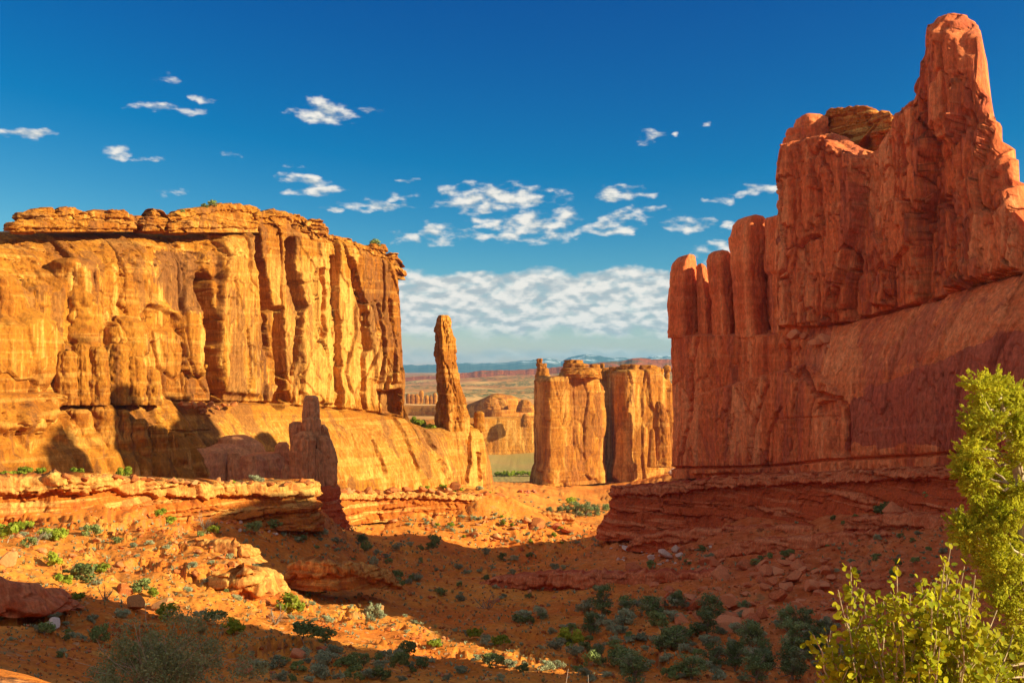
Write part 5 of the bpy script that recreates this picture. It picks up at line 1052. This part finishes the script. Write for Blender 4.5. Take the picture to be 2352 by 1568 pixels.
# ---------------------------------------------------------------- plants one can point at
def PL(kind, u, v, w_, lab, y=None, grp=None, sq=1.0):
    p = gp(u, v) if y is None else at(u, v, y); k = {'juniper': 2.0, 'shrub': .95, 'bush': .95, 'sage': .85, 'grass': .8, 'dead': 1.0}[kind]
    return plant(kind, p, px(p, w_) / k, lab, grp, sq)
for a in [('bush', 55, 1094, 36, 'round bright green bush on the ledge top at far left', 89), ('bush', 20, 1104, 32, 'bright bush at the very left end of the ledge top', 88), ('bush', 92, 1094, 28, 'low bush right of the round one on the ledge top', 90), ('bush', 178, 1094, 28, 'bright bush on the ledge top, left of the widest one', 91.5),
          ('bush', 288, 1102, 36, 'widest bright bush on the ledge top, left of centre', 96), ('shrub', 236, 1108, 26, 'grey-green shrub in a notch of the ledge top', 93), ('bush', 396, 1116, 22, 'small bush on the ledge top, right half', 99), ('sage', 588, 1108, 34, 'pale dry shrub near the right tip of the ledge', 105), ('bush', 536, 1116, 18, 'upright green sprig on the ledge, right part', 103.5),
          ('sage', 340, 1110, 22, 'grey tuft on the ledge top between two bushes', 97.5), ('sage', 470, 1114, 16, 'low tuft on the ledge top right of its middle', 101), ('bush', 140, 1098, 18, 'small bright bush between larger ones on the ledge', 90.5),
          ('bush', 16, 1246, 62, 'largest bright bush on the sunlit slope, left edge'), ('bush', 62, 1214, 34, 'upright bright bush just under the ledge, left'), ('bush', 112, 1240, 40, 'bright bush right of a bare snag on the slope'), ('bush', 138, 1244, 38, 'darker bush paired with the bright one by the snag'), ('dead', 84, 1252, 46, 'bare grey snag on the sunlit left slope'),
          ('shrub', 66, 1256, 34, 'grey-green shrub left of the bare snag'), ('shrub', 212, 1232, 40, 'grey-green shrub below the ledge, left'), ('bush', 122, 1302, 38, 'yellow-green bush alone on open orange soil, left'), ('bush', 234, 1318, 36, 'golden-green bush right of a broad shrub'), ('shrub', 192, 1336, 62, 'broad olive shrub on the sunlit slope'), ('bush', 146, 1350, 38, 'pale green bush near the shadow edge, left'),
          ('bush', 178, 1388, 34, 'yellow-green bush at the very edge of the shadow, left'), ('dead', 240, 1380, 44, 'fallen tangle of dead twigs near the three boulders'), ('shrub', 318, 1364, 50, 'olive shrub behind the largest boulder'), ('bush', 352, 1372, 28, 'small bright bush between two boulders'), ('bush', 386, 1424, 44, 'bush in front of the rightmost boulder'), ('sage', 282, 1420, 40, 'pale tufts at the foot of the largest boulder'),
          ('bush', 368, 1190, 26, 'green bush in the chute under the ledge, upper'), ('bush', 388, 1200, 34, 'green bush in the chute under the ledge, lower'), ('shrub', 269, 1248, 24, 'small round shrub on bare soil below the ledge'), ('dead', 468, 1216, 44, 'bare twisted dead tree against the shadow, below the ledge'), ('bush', 492, 1238, 28, 'bright bush under the twisted dead tree'), ('bush', 550, 1276, 24, 'bright upright bush on the edge of the lit slope'), ('sage', 590, 1306, 34, 'pale sage at the brow of the lit slope'),
          ('shrub', 104, 1462, 40, 'dark green shrub beside the pale pink boulder'), ('shrub', 228, 1474, 40, 'dark green upright shrub in the lower left shade', None, None, 1.5), ('sage', 214, 1428, 30, 'grey sage in the shade below the shadow edge, left'), ('shrub', 494, 1440, 52, 'broad shaded shrub below the square outcrop'), ('bush', 536, 1460, 46, 'yellowish shrub on the shadow edge, bottom left'), ('grass', 464, 1458, 40, 'straw tuft in the small lit patch, bottom left'), ('sage', 460, 1420, 34, 'blue-grey sage at the foot of the shaded block'),
          ('bush', 668, 1410, 56, 'brightest round bush on the lit spur'), ('sage', 858, 1414, 52, 'pale bleached shrub on the brow of the lit spur'), ('dead', 632, 1434, 54, 'black bare shrub on the lit spur'), ('shrub', 698, 1474, 62, 'wide dark shrub at the lower edge of the lit spur'), ('shrub', 748, 1474, 50, 'dark green shrub right of the wide one at the spur edge'), ('bush', 998, 1494, 34, 'bright bush at the shadow edge under the lit spur'), ('juniper', 836, 1530, 34, 'small dark upright juniper in the foreground shade'),
          ('shrub', 882, 1562, 48, 'round dark shrub in the foreground shade, left of centre'), ('shrub', 921, 1545, 46, 'tall loose shrub in the foreground shade', None, None, 1.5), ('sage', 734, 1552, 52, 'grey-brown shrub in the foreground shade'), ('shrub', 814, 1566, 48, 'shrub at the bottom edge, left of centre'), ('sage', 750, 1520, 56, 'grey sage below the wide dark shrub'), ('sage', 630, 1532, 50, 'dark sage right of the tall pinkish boulder'),
          ('juniper', 830, 1250, 30, 'dark juniper in the shaded gully mouth, beside the pedestal'), ('shrub', 720, 1372, 46, 'loose green shrub at the gully foot, behind the spur'), ('shrub', 910, 1352, 34, 'dark shrub on the shaded gully slope'), ('shrub', 583, 1232, 40, 'dark shrub on shaded soil below the ledge'), ('shrub', 687, 1220, 44, 'wide dark shrub on shaded soil near the pedestal'), ('shrub', 632, 1218, 34, 'green shrub between two dark ones below the ledge'),
          ('bush', 1089, 1466, 32, 'bright bush on the crest of the lit strip, right part'), ('bush', 1147, 1482, 34, 'bright bush near the right end of the lit strip'), ('sage', 1278, 1494, 50, 'bleached half of the big shrub at the lit strip end'), ('bush', 1308, 1492, 56, 'big bright shrub at the right end of the lit strip'), ('sage', 1320, 1508, 44, 'grey sage below the big bright shrub'), ('dead', 1124, 1396, 56, 'grey leafless tree in the shaded valley'),
          ('shrub', 1866, 1168, 34, 'dark shrub under the red ledge, right'), ('shrub', 1978, 1160, 30, 'dark shrub right of the first under the red ledge'), ('shrub', 2022, 1186, 46, 'wide dark shrub beside the tilted slab boulder'), ('shrub', 2142, 1156, 38, 'dark shrub near the juniper, high on the right slope'), ('bush', 1311, 1162, 24, 'bright shrub on the sunlit flat beyond the valley'), ('bush', 2080, 1210, 30, 'small shrub below the tilted slab boulder')]:
    PL(*a)
for k, (u, v, w_) in enumerate([(1383, 1412, 66), (1440, 1412, 50), (1497, 1420, 66), (1358, 1464, 52), (1443, 1545, 76), (1539, 1492, 76), (1633, 1425, 72), (1622, 1462, 66), (1556, 1484, 70), (1724, 1484, 72), (1806, 1450, 66), (1826, 1496, 80), (1850, 1455, 60), (1590, 1560, 80), (1456, 1570, 76), (1735, 1568, 80), (1820, 1560, 84), (1708, 1410, 40), (1556, 1406, 40), (1690, 1530, 64), (1880, 1500, 70), (1640, 1530, 60)]):
    where = ('left edge of the grove' if u < 1420 else 'front of the grove' if v > 1520 else 'back of the grove by the rockfall' if v < 1440 else 'middle of the grove' if u < 1700 else 'right side of the grove')
    PL('juniper', u, v, w_, 'dark juniper at the ' + where, None, 'juniper grove on the valley floor', r_.uniform(.75, 1.2))
for k, (u, v, w_) in enumerate([(1262, 1180, 22), (1286, 1176, 20), (1300, 1184, 34), (1322, 1186, 50), (1345, 1188, 44), (1366, 1186, 40), (1392, 1176, 26), (1350, 1168, 22)]):
    PL('juniper', u, v, w_ * .9, 'dark tree in the clump on the sunlit flat beyond the valley', None, 'trees on the sunlit flat')
for k in range(11): PL('bush', 1142 + 9.5 * k, 1094, 15, 'green bush in the line along the far green flats', None, 'green line on the far flats')
# ---------------------------------------------------------------- plants in drifts
DR = [([(0, 1215), (480, 1215), (620, 1320), (560, 1400), (200, 1400), (0, 1300)], [('sage', 22, 'pale sage clump on the sunlit left slope'), ('shrub', 8, 'small olive shrub on the sunlit left slope'), ('grass', 14, 'straw tuft on the sunlit left slope')], (12, 30)),
      ([(640, 1385), (860, 1400), (1150, 1465), (1260, 1490), (1150, 1500), (900, 1465), (640, 1420)], [('sage', 26, 'pale sage on the lit spur'), ('grass', 18, 'straw tuft on the lit spur'), ('bush', 4, 'small bright bush on the lit spur')], (12, 26)),
      ([(1150, 1420), (1450, 1390), (1900, 1420), (1980, 1568), (1330, 1568), (1320, 1500)], [('sage', 90, 'blue-grey sage filling the shaded valley floor'), ('shrub', 34, 'green shrub among the sage on the valley floor'), ('juniper', 8, 'small juniper among the sage on the valley floor')], (18, 46)),
      ([(640, 1220), (1000, 1250), (1320, 1290), (1300, 1400), (900, 1370), (700, 1310)], [('sage', 46, 'grey sage in the shaded gully'), ('shrub', 26, 'dark shrub in the shaded gully'), ('grass', 10, 'pale tuft in the shaded gully')], (10, 26)),
      ([(800, 1195), (1150, 1185), (1390, 1215), (1330, 1262), (1160, 1262), (960, 1210)], [('sage', 40, 'small sage on the bright valley floor'), ('bush', 12, 'small green bush on the bright valley floor')], (8, 17)),
      ([(560, 1490), (1000, 1505), (1300, 1530), (1300, 1568), (560, 1568)], [('sage', 34, 'dark sage in the foreground shade'), ('shrub', 16, 'dark shrub in the foreground shade'), ('grass', 8, 'dry tuft in the foreground shade')], (18, 40)),
      ([(0, 1400), (200, 1430), (420, 1490), (200, 1540), (0, 1500)], [('sage', 10, 'dark sage in the lower left shade'), ('shrub', 6, 'dark shrub in the lower left shade')], (16, 34)),
      ([(1430, 1215), (2180, 1180), (2160, 1330), (1500, 1330)], [('shrub', 34, 'dark shrub on the slope below the red ledge'), ('sage', 24, 'grey sage on the slope below the red ledge'), ('grass', 8, 'pale tuft on the slope below the red ledge')], (10, 24)),
      ([(790, 1118), (1130, 1124), (1150, 1136), (790, 1128)], [('bush', 16, 'green bush along the foot of the golden slab'), ('sage', 8, 'grey sage along the foot of the golden slab')], (8, 18)),
      ([(1160, 1140), (1400, 1150), (1400, 1180), (1250, 1180)], [('sage', 22, 'small shrub on the flats before the distant fins')], (5, 9))]
for k, (poly, kinds, (a, b)) in enumerate(DR):
    q = 0
    for kind, n, lab in kinds:
        q += 1; U, V = scatter(poly, n, 900 + 10 * k + q); x, y, z = gpv(U, V)
        for i in range(len(U)):
            w_ = (a + (b - a) * r_.random() ** 1.6) / F * y[i]; w_ *= 1.5 if kind == 'juniper' else .8 if kind == 'grass' else 1.3
            plant(kind, (x[i], y[i], z[i] - .02), w_ / {'juniper': 2.0, 'shrub': 1.15, 'bush': 1.15, 'sage': 1.0, 'grass': .9}[kind], lab, lab.replace(' small', '') + 's', r_.uniform(.8, 1.3))
# low tufts too many and too small to tell apart
def tufts(name, n, seed, poly, mat, h, wid):
    r = np.random.RandomState(seed); U, V = scatter(poly, n, seed); x, y, z = gpv(U, V); n = len(x); nb = 7; a = r.uniform(0, 6.28, (n, nb)); t = r.uniform(.2, 1.0, (n, nb)); L = (h * r.uniform(.6, 1.5, (n, 1)) * y[:, None] / F) * r.uniform(.6, 1.1, (n, nb)); wd = wid * y[:, None] / F
    b0 = np.stack([x, y, z], 1)[:, None] + np.zeros((n, nb, 3)); d = np.stack([np.cos(a) * t, np.sin(a) * t, np.ones_like(t)], -1); tip = b0 + d * L[..., None]; s_ = np.stack([-np.sin(a), np.cos(a), 0 * a], -1) * wd[..., None]; mid = (b0 + tip) / 2 + np.array([0, 0, .05]) * L[..., None]
    co = np.stack([b0, mid - s_, tip, mid + s_], 2).reshape(-1, 3); return tag(link(name, mesh_np(name, co, np.arange(len(co)).reshape(-1, 4), None, False, {'tint': np.repeat(r.uniform(0, 1, n), nb * 4)}), mat), kind='stuff')
tufts('ground_cover', 1700, 51, [(-60, 1210), (500, 1200), (900, 1200), (1150, 1180), (1400, 1225), (1350, 1300), (2200, 1200), (2300, 1570), (-60, 1570)], M['sage'], 7, 1.6)
tufts('dry_grass', 1300, 52, [(-60, 1210), (500, 1210), (1150, 1180), (1400, 1225), (1300, 1300), (1900, 1400), (1900, 1570), (-60, 1570)], M['grass'], 6, 1.1)
# bushes on the cliff tops
for u, v, w_, y, lab in [(488, 470, 22, 191, 'tiny green bush on top of the left fin, near its highest block'), (470, 474, 16, 189, 'tiny bush left of the highest block of the left fin'), (862, 562, 26, 226, 'low green scrub on the sloping rim of the left fin'), (420, 485, 12, 183, 'speck of scrub on the left fin caprock')]:
    PL('shrub', u, v + 4, w_, lab, y)
for u, v, w_ in ((965, 985, 30), (985, 995, 34), (950, 975, 22)): PL('bush', u, v, w_, 'green scrub in the saddle between the left fin and the needle', 241, 'scrub in the saddle')

# ================================================================ the bush at the lower left
bp_ = at(372, 1590, 18.0); bp_.z = float(H([bp_.x], [bp_.y])[0])
BB = empty('sprawling_bush', bp_, 'big sprawling grey-green bush in shade at the bottom left', 'bush')
mb = MB(); r = np.random.RandomState(41); R_ = 1.38
for k in range(260):
    th = r.uniform(0, 6.283); rr_ = R_ * math.sqrt(r.uniform(0, 1)); lob = 1 + .22 * math.sin(3 * th + 1) + .14 * math.sin(7 * th); rr_ *= lob; zt_ = (1.25 + .3 * math.sin(2.3 * th + .6)) * math.sqrt(max(.02, 1 - (rr_ / (R_ * 1.06 * lob)) ** 2)) * r.uniform(.35, 1.08) + .06
    c = np.array([rr_ * math.cos(th), rr_ * math.sin(th) * .9, zt_]); n = 70; u_ = unit(n, r); cen = c + u_ * (.17 * r.uniform(.3, 1, n) ** .5)[:, None] * np.array([1, 1, .8])
    grey = sstep(.2, 1.0, c[0]); mb.add(cards(cen, unit(n, r) + u_ * .6, 0.027 * r.uniform(.6, 1.3, n), .5, r), np.repeat(np.clip(.25 + .5 * r.uniform(0, 1, n) + .3 * grey, 0, 1), 4))
o = link('foliage', mb.mesh('foliage'), leaf_mat('grey_green_leaves', (.22, .26, .07), (.46, .46, .19), (.40, .40, .20), .2, 3.0)); o.parent = BB
mb = MB()
for k in range(80):
    th = r.uniform(0, 6.283); tl = r.uniform(.2, 1.15); mb.add(tube(wander((r.normal() * .12, r.normal() * .12, 0), (math.cos(th) * tl, math.sin(th) * tl, r.uniform(.5, 1.0)), r.uniform(.9, 1.8), 7, .35, r), .012, .004, 4))
o = link('twigs', mb.mesh('twigs', True), M['twig']); o.parent = BB
p = at(600, 1600, 19); p.z = float(H([p.x], [p.y])[0])
# ================================================================ dead twigs, bottom centre
tp = at(1272, 1640, 11.0); tp.z = float(H([tp.x], [tp.y])[0]); dd = MB(); r = np.random.RandomState(43)
for k in range(34):
    th = r.uniform(0, 6.283); tl = r.uniform(.05, .75); pth = wander((r.normal() * .03, r.normal() * .03, 0), (math.cos(th) * tl, math.sin(th) * tl, 1), r.uniform(.5, 1.0) * (at(1272, 1530, 11).z - tp.z), 8, .14, r, .02); dd.add(tube(pth, .006, .0022, 4))
    if k % 2: dd.add(tube(wander(pth[5], pth[5] - pth[4] + r.normal(size=3) * .05, .22, 5, .2, r), .003, .0015, 4))
TD = link('twiggy_shrub', dd.mesh('twiggy_shrub', True), plain_mat('bleached_twigs', (.46, .30, .22), (.62, .44, .33), 30)); TD.location = tp
tag(TD, 'leafless bleached twigs of a shrub poking up at the bottom edge, centre', 'shrub')

# ================================================================ the leafy shrub at the lower right
SY = 5.2; sb = at(2090, 1760, SY); sb.z = float(H([sb.x], [sb.y])[0])
AS = empty('round_leaved_shrub', sb, 'sunlit yellow-green shrub with round leaves in the bottom right corner', 'shrub')
tips = [(1954, 1300), (2060, 1302), (2185, 1247), (1868, 1456), (1898, 1465), (1925, 1354), (2115, 1332), (2151, 1331), (1985, 1365), (2030, 1375), (2090, 1362), (2200, 1330), (2170, 1290), (1940, 1430), (1970, 1460), (2010, 1440), (2050, 1420), (2100, 1420), (2140, 1400), (2180, 1400), (2225, 1380), (2250, 1360), (1890, 1500), (1920, 1530), (1960, 1520), (2000, 1500), (2040, 1500), (2080, 1480), (2120, 1480), (2160, 1470), (2210, 1450), (2250, 1440), (2290, 1400), (1880, 1545), (2010, 1550), (2060, 1550), (2110, 1540), (2170, 1540), (2230, 1520), (2290, 1490), (2330, 1440), (2140, 1365), (2075, 1385), (1945, 1390), (2215, 1300), (2240, 1320)]
stem = MB(); lf_c = []; lf_n = []; lf_t = []; r = np.random.RandomState(45); bz_ = np.array(sb)
for k, (u, v) in enumerate(tips):
    t_ = np.array(at(u, v, SY + r.uniform(-.35, .45))); b0 = bz_ + np.array([(t_[0] - bz_[0]) * .42 + r.normal() * .05, (t_[1] - bz_[1]) * .4, -.05]); L = np.linalg.norm(t_ - b0); n = 12
    s_ = np.linspace(0, 1, n)[:, None]; pth = b0 + (t_ - b0) * s_ + np.array([(bz_[0] - t_[0]) * .10, 0, .05]) * (s_ * (1 - s_) * 2) + r.normal(size=(n, 3)) * .006 * L; pth[-1] = t_; stem.add(tube(pth - bz_, .0095, .0028, 5))
    def leaves_on(pp, cnt, lo):
        for q in range(cnt):
            f = lo + (1 - lo) * r.uniform(0, 1) ** .8; i = f * (len(pp) - 1); a = int(min(i, len(pp) - 2)); base = pp[a] + (pp[a + 1] - pp[a]) * (i - a); out = unit(1, r)[0]; out[2] = out[2] * .6 - .05; out /= np.linalg.norm(out)
            c = base + out * r.uniform(.012, .035); lf_c.append(c - bz_); nn = unit(1, r)[0] + np.array([.5, -.8, .5]); lf_n.append(nn / np.linalg.norm(nn)); lf_t.append(out)
    leaves_on(pth, 60, .22)
    for q in range(5):
        i = r.randint(4, n - 2); d = pth[i + 1] - pth[i]; d /= np.linalg.norm(d); sp2 = wander(pth[i], d + unit(1, r)[0] * .75, r.uniform(.10, .26), 5, .12, r, .05); stem.add(tube(sp2 - bz_, .004, .0016, 4)); leaves_on(sp2, 20, .12)
o = link('stems', stem.mesh('stems', True), plain_mat('young_stems', (.40, .26, .13), (.60, .44, .26), 40)); o.parent = AS
ashm = leaf_mat('round_yellow_leaves', (.32, .38, .012), (.60, .48, .012), (.72, .58, .02), .45, 9.0)
lf_c, lf_n, lf_t = np.array(lf_c), np.array(lf_n), np.array(lf_t)
# one leaf shape, folded along the midrib
an = np.linspace(0, 2 * math.pi, 9)[:-1]; lo_ = np.stack([.5 + .5 * np.cos(an), .42 * np.sin(an) * (1 - .15 * np.cos(an)), .10 * np.abs(np.sin(an))], 1); lo_ = np.concatenate([lo_, [[.5, 0, 0]]]); ltri = np.array([(i, (i + 1) % 8, 8) for i in range(8)])
lmes = mesh_np('leaf', lo_, None, ltri, False, {'tint': np.full(9, .6)}); lmes.materials.append(ashm)
lmes2 = mesh_np('leaf', lo_, None, ltri, False, {'tint': np.full(9, .15)}); lmes2.materials.append(ashm)
def frame(n, t):
    x = t - n * (t @ n); x = x / (np.linalg.norm(x) + 1e-9); y = np.cross(n, x); return np.stack([x, y, n], 1)
ordr = np.argsort(np.linalg.norm(lf_c + bz_, axis=1)); rest = []
inb = lambda c: (HU + F * c[0] / c[1] < 2340) and (HV - F * c[2] / c[1] < 1565)
cnt = 0
for i in ordr:
    sz = r.uniform(.026, .042); Rm = frame(lf_n[i], lf_t[i]); c = lf_c[i]
    if cnt < 300 and inb(c + bz_):
        o = bpy.data.objects.new('leaf', lmes if r.uniform() < .6 else lmes2); C.objects.link(o); o.parent = AS
        m4 = Matrix(((*(Rm[0] * sz), c[0]), (*(Rm[1] * sz), c[1]), (*(Rm[2] * sz), c[2]), (0, 0, 0, 1))); o.matrix_local = m4; cnt += 1
    else: rest.append((c, Rm * sz))
cc = np.concatenate([lo_ @ m.T + c for c, m in rest]); ff = np.concatenate([ltri + 9 * i for i in range(len(rest))])
o = link('leaves', mesh_np('leaves', cc, None, ff, False, {'tint': np.repeat(r.uniform(0, 1, len(rest)), 9)}), ashm); o.parent = AS; o['kind'] = 'stuff'

# ================================================================ the near juniper at the right edge
JY = 7.0; jb = at(2420, 1850, JY); jb.z = float(H([jb.x], [jb.y])[0])
JT = empty('juniper_tree', jb, 'tall sunlit yellow-green juniper at the right edge, nearest tree', 'juniper'); r = np.random.RandomState(47); jbn = np.array(jb)
spine = [(2296, 905), (2305, 950), (2316, 1000), (2330, 1050), (2345, 1110), (2352, 1180), (2360, 1270), (2372, 1380), (2390, 1500), (2405, 1650), (2420, 1850)]
sp3 = np.array([at(u, v, JY + .05 * math.sin(i)) for i, (u, v) in enumerate(spine)])[::-1]; wood = MB(); wood.add(tube(sp3 - jbn, .085, .010, 9)); brs = []
cl = [(2245, 892, 26), (2285, 888, 28), (2318, 900, 26), (2262, 925, 24), (2300, 930, 28), (2335, 925, 20), (2240, 955, 26), (2275, 965, 26), (2330, 970, 24), (2235, 990, 24), (2262, 1010, 28), (2232, 1035, 26), (2215, 1060, 24), (2255, 1055, 26), (2340, 1010, 22), (2350, 1050, 24), (2218, 1085, 22), (2250, 1100, 26), (2290, 1090, 24), (2330, 1090, 24), (2240, 1125, 22), (2275, 1135, 28), (2315, 1140, 28), (2350, 1130, 26), (2262, 1165, 24), (2295, 1175, 28), (2335, 1180, 28),
      (2205, 1205, 24), (2235, 1200, 26), (2225, 1225, 26), (2265, 1215, 30), (2305, 1220, 28), (2345, 1225, 26), (2210, 1245, 22), (2245, 1255, 28), (2285, 1265, 30), (2330, 1265, 28), (2255, 1295, 28), (2295, 1305, 30), (2340, 1310, 28), (2275, 1340, 26), (2315, 1350, 30), (2350, 1360, 28), (2300, 1390, 26), (2340, 1410, 30), (2330, 1460, 30), (2355, 1480, 28), (2230, 1490, 26), (2260, 1480, 28), (2215, 1515, 26), (2250, 1520, 30), (2290, 1510, 30), (2330, 1520, 32), (2200, 1550, 28), (2240, 1560, 30), (2285, 1560, 32), (2330, 1565, 32),
      (2375, 950, 24), (2385, 1020, 28), (2390, 1100, 30), (2395, 1180, 34), (2400, 1260, 36), (2405, 1340, 38), (2420, 1430, 40), (2430, 1520, 42), (2450, 1150, 32), (2460, 1300, 38), (2480, 1420, 40), (2370, 1600, 36), (2300, 1610, 34)]
crown = MB()
for (u, v, rp) in cl:
    y = JY + r.uniform(-.42, .30); c = np.array(at(u, v, y)); R3 = rp * r.uniform(1.0, 1.35) / F * JY; ctint = r.uniform(-.35, .25)
    i = int(np.argmin(np.abs(sp3[:, 2] - (c[2] - .12)))); pth = np.linspace(0, 1, 7)[:, None] * (c - sp3[i]) + sp3[i] + r.normal(size=(7, 3)) * .012; pth[:, 2] -= .05 * np.sin(np.linspace(0, math.pi, 7)); brs.append(tube(pth - jbn, .013, .004, 5))
    for q in range(48):                                     # sprays
        d = unit(1, r)[0]; s0 = c + d * R3 * r.uniform(.15, .75); dr = d + np.array([0, 0, .35]) + r.normal(size=3) * .25; dr /= np.linalg.norm(dr); Ls = r.uniform(.05, .10); m = 26
        f = r.uniform(0, 1, m)[:, None]; cen = s0 + dr * Ls * f + unit(m, r) * (.020 * (1.15 - f)); tipd = np.broadcast_to(dr, (m, 3)) + .6 * unit(m, r)
        crown.add(cards(cen - jbn, np.cross(tipd, unit(m, r)), .0115 * r.uniform(.7, 1.4, m), .46, r, tipd.copy()), np.repeat(np.clip(ctint + r.uniform(0, 1) * .6 + .5 * f[:, 0], 0, 1), 4))
o = link('trunk', wood.mesh('trunk', True), plain_mat('juniper_bark', (.34, .22, .13), (.56, .42, .28), 22)); o.parent = JT; jbm = o.data.materials[0]
for bc, bf in brs: q = link('branch', mesh_np('branch', bc, bf), jbm); q.parent = o
o = link('crown', crown.mesh('crown'), leaf_mat('sunny_juniper', (.46, .47, .02), (.78, .70, .04), (.82, .76, .06), .45, 5.0)); o.parent = JT

# ================================================================ telling look-alikes apart: order them from left to right
def ordn(n): return {1: 'first', 2: 'second', 3: 'third', 4: 'fourth', 5: 'fifth', 6: 'sixth', 7: 'seventh', 8: 'eighth', 9: 'ninth', 10: 'tenth', 11: 'eleventh', 12: 'twelfth'}.get(n, '%d%s' % (n, {1: 'st', 2: 'nd', 3: 'rd'}.get(n % 10 if n % 100 not in (11, 12, 13) else 0, 'th')))
fam = {}
for o in C.objects:
    if o.parent is None and o.get('label'): fam.setdefault(o['label'], []).append(o)
def img_u(o):
    q = o.location if o.location.length > .01 else Vector(o.data.vertices[0].co); return q.x / max(q.y, .1), q.y
BN = {1: [''], 2: [', front band', ', back band'], 3: [', front band', ', middle band', ', back band'], 4: [', front band', ', second band', ', third band', ', back band'], 5: [', front band', ', second band', ', middle band', ', fourth band', ', back band'], 6: [', front band', ', second band', ', third band', ', fourth band', ', fifth band', ', back band']}
for lab, os_ in fam.items():
    n = len(os_)
    if n < 2: continue
    nbd = min(6, (n + 24) // 25) if n > 30 else 1; os_.sort(key=lambda o: img_u(o)[1])
    for bi in range(nbd):
        part = sorted(os_[bi * n // nbd:(bi + 1) * n // nbd], key=lambda o: img_u(o)[0])
        for i, o in enumerate(part): o['label'] = ordn(i + 1) + ' from left' + BN[nbd][bi] + ': ' + lab
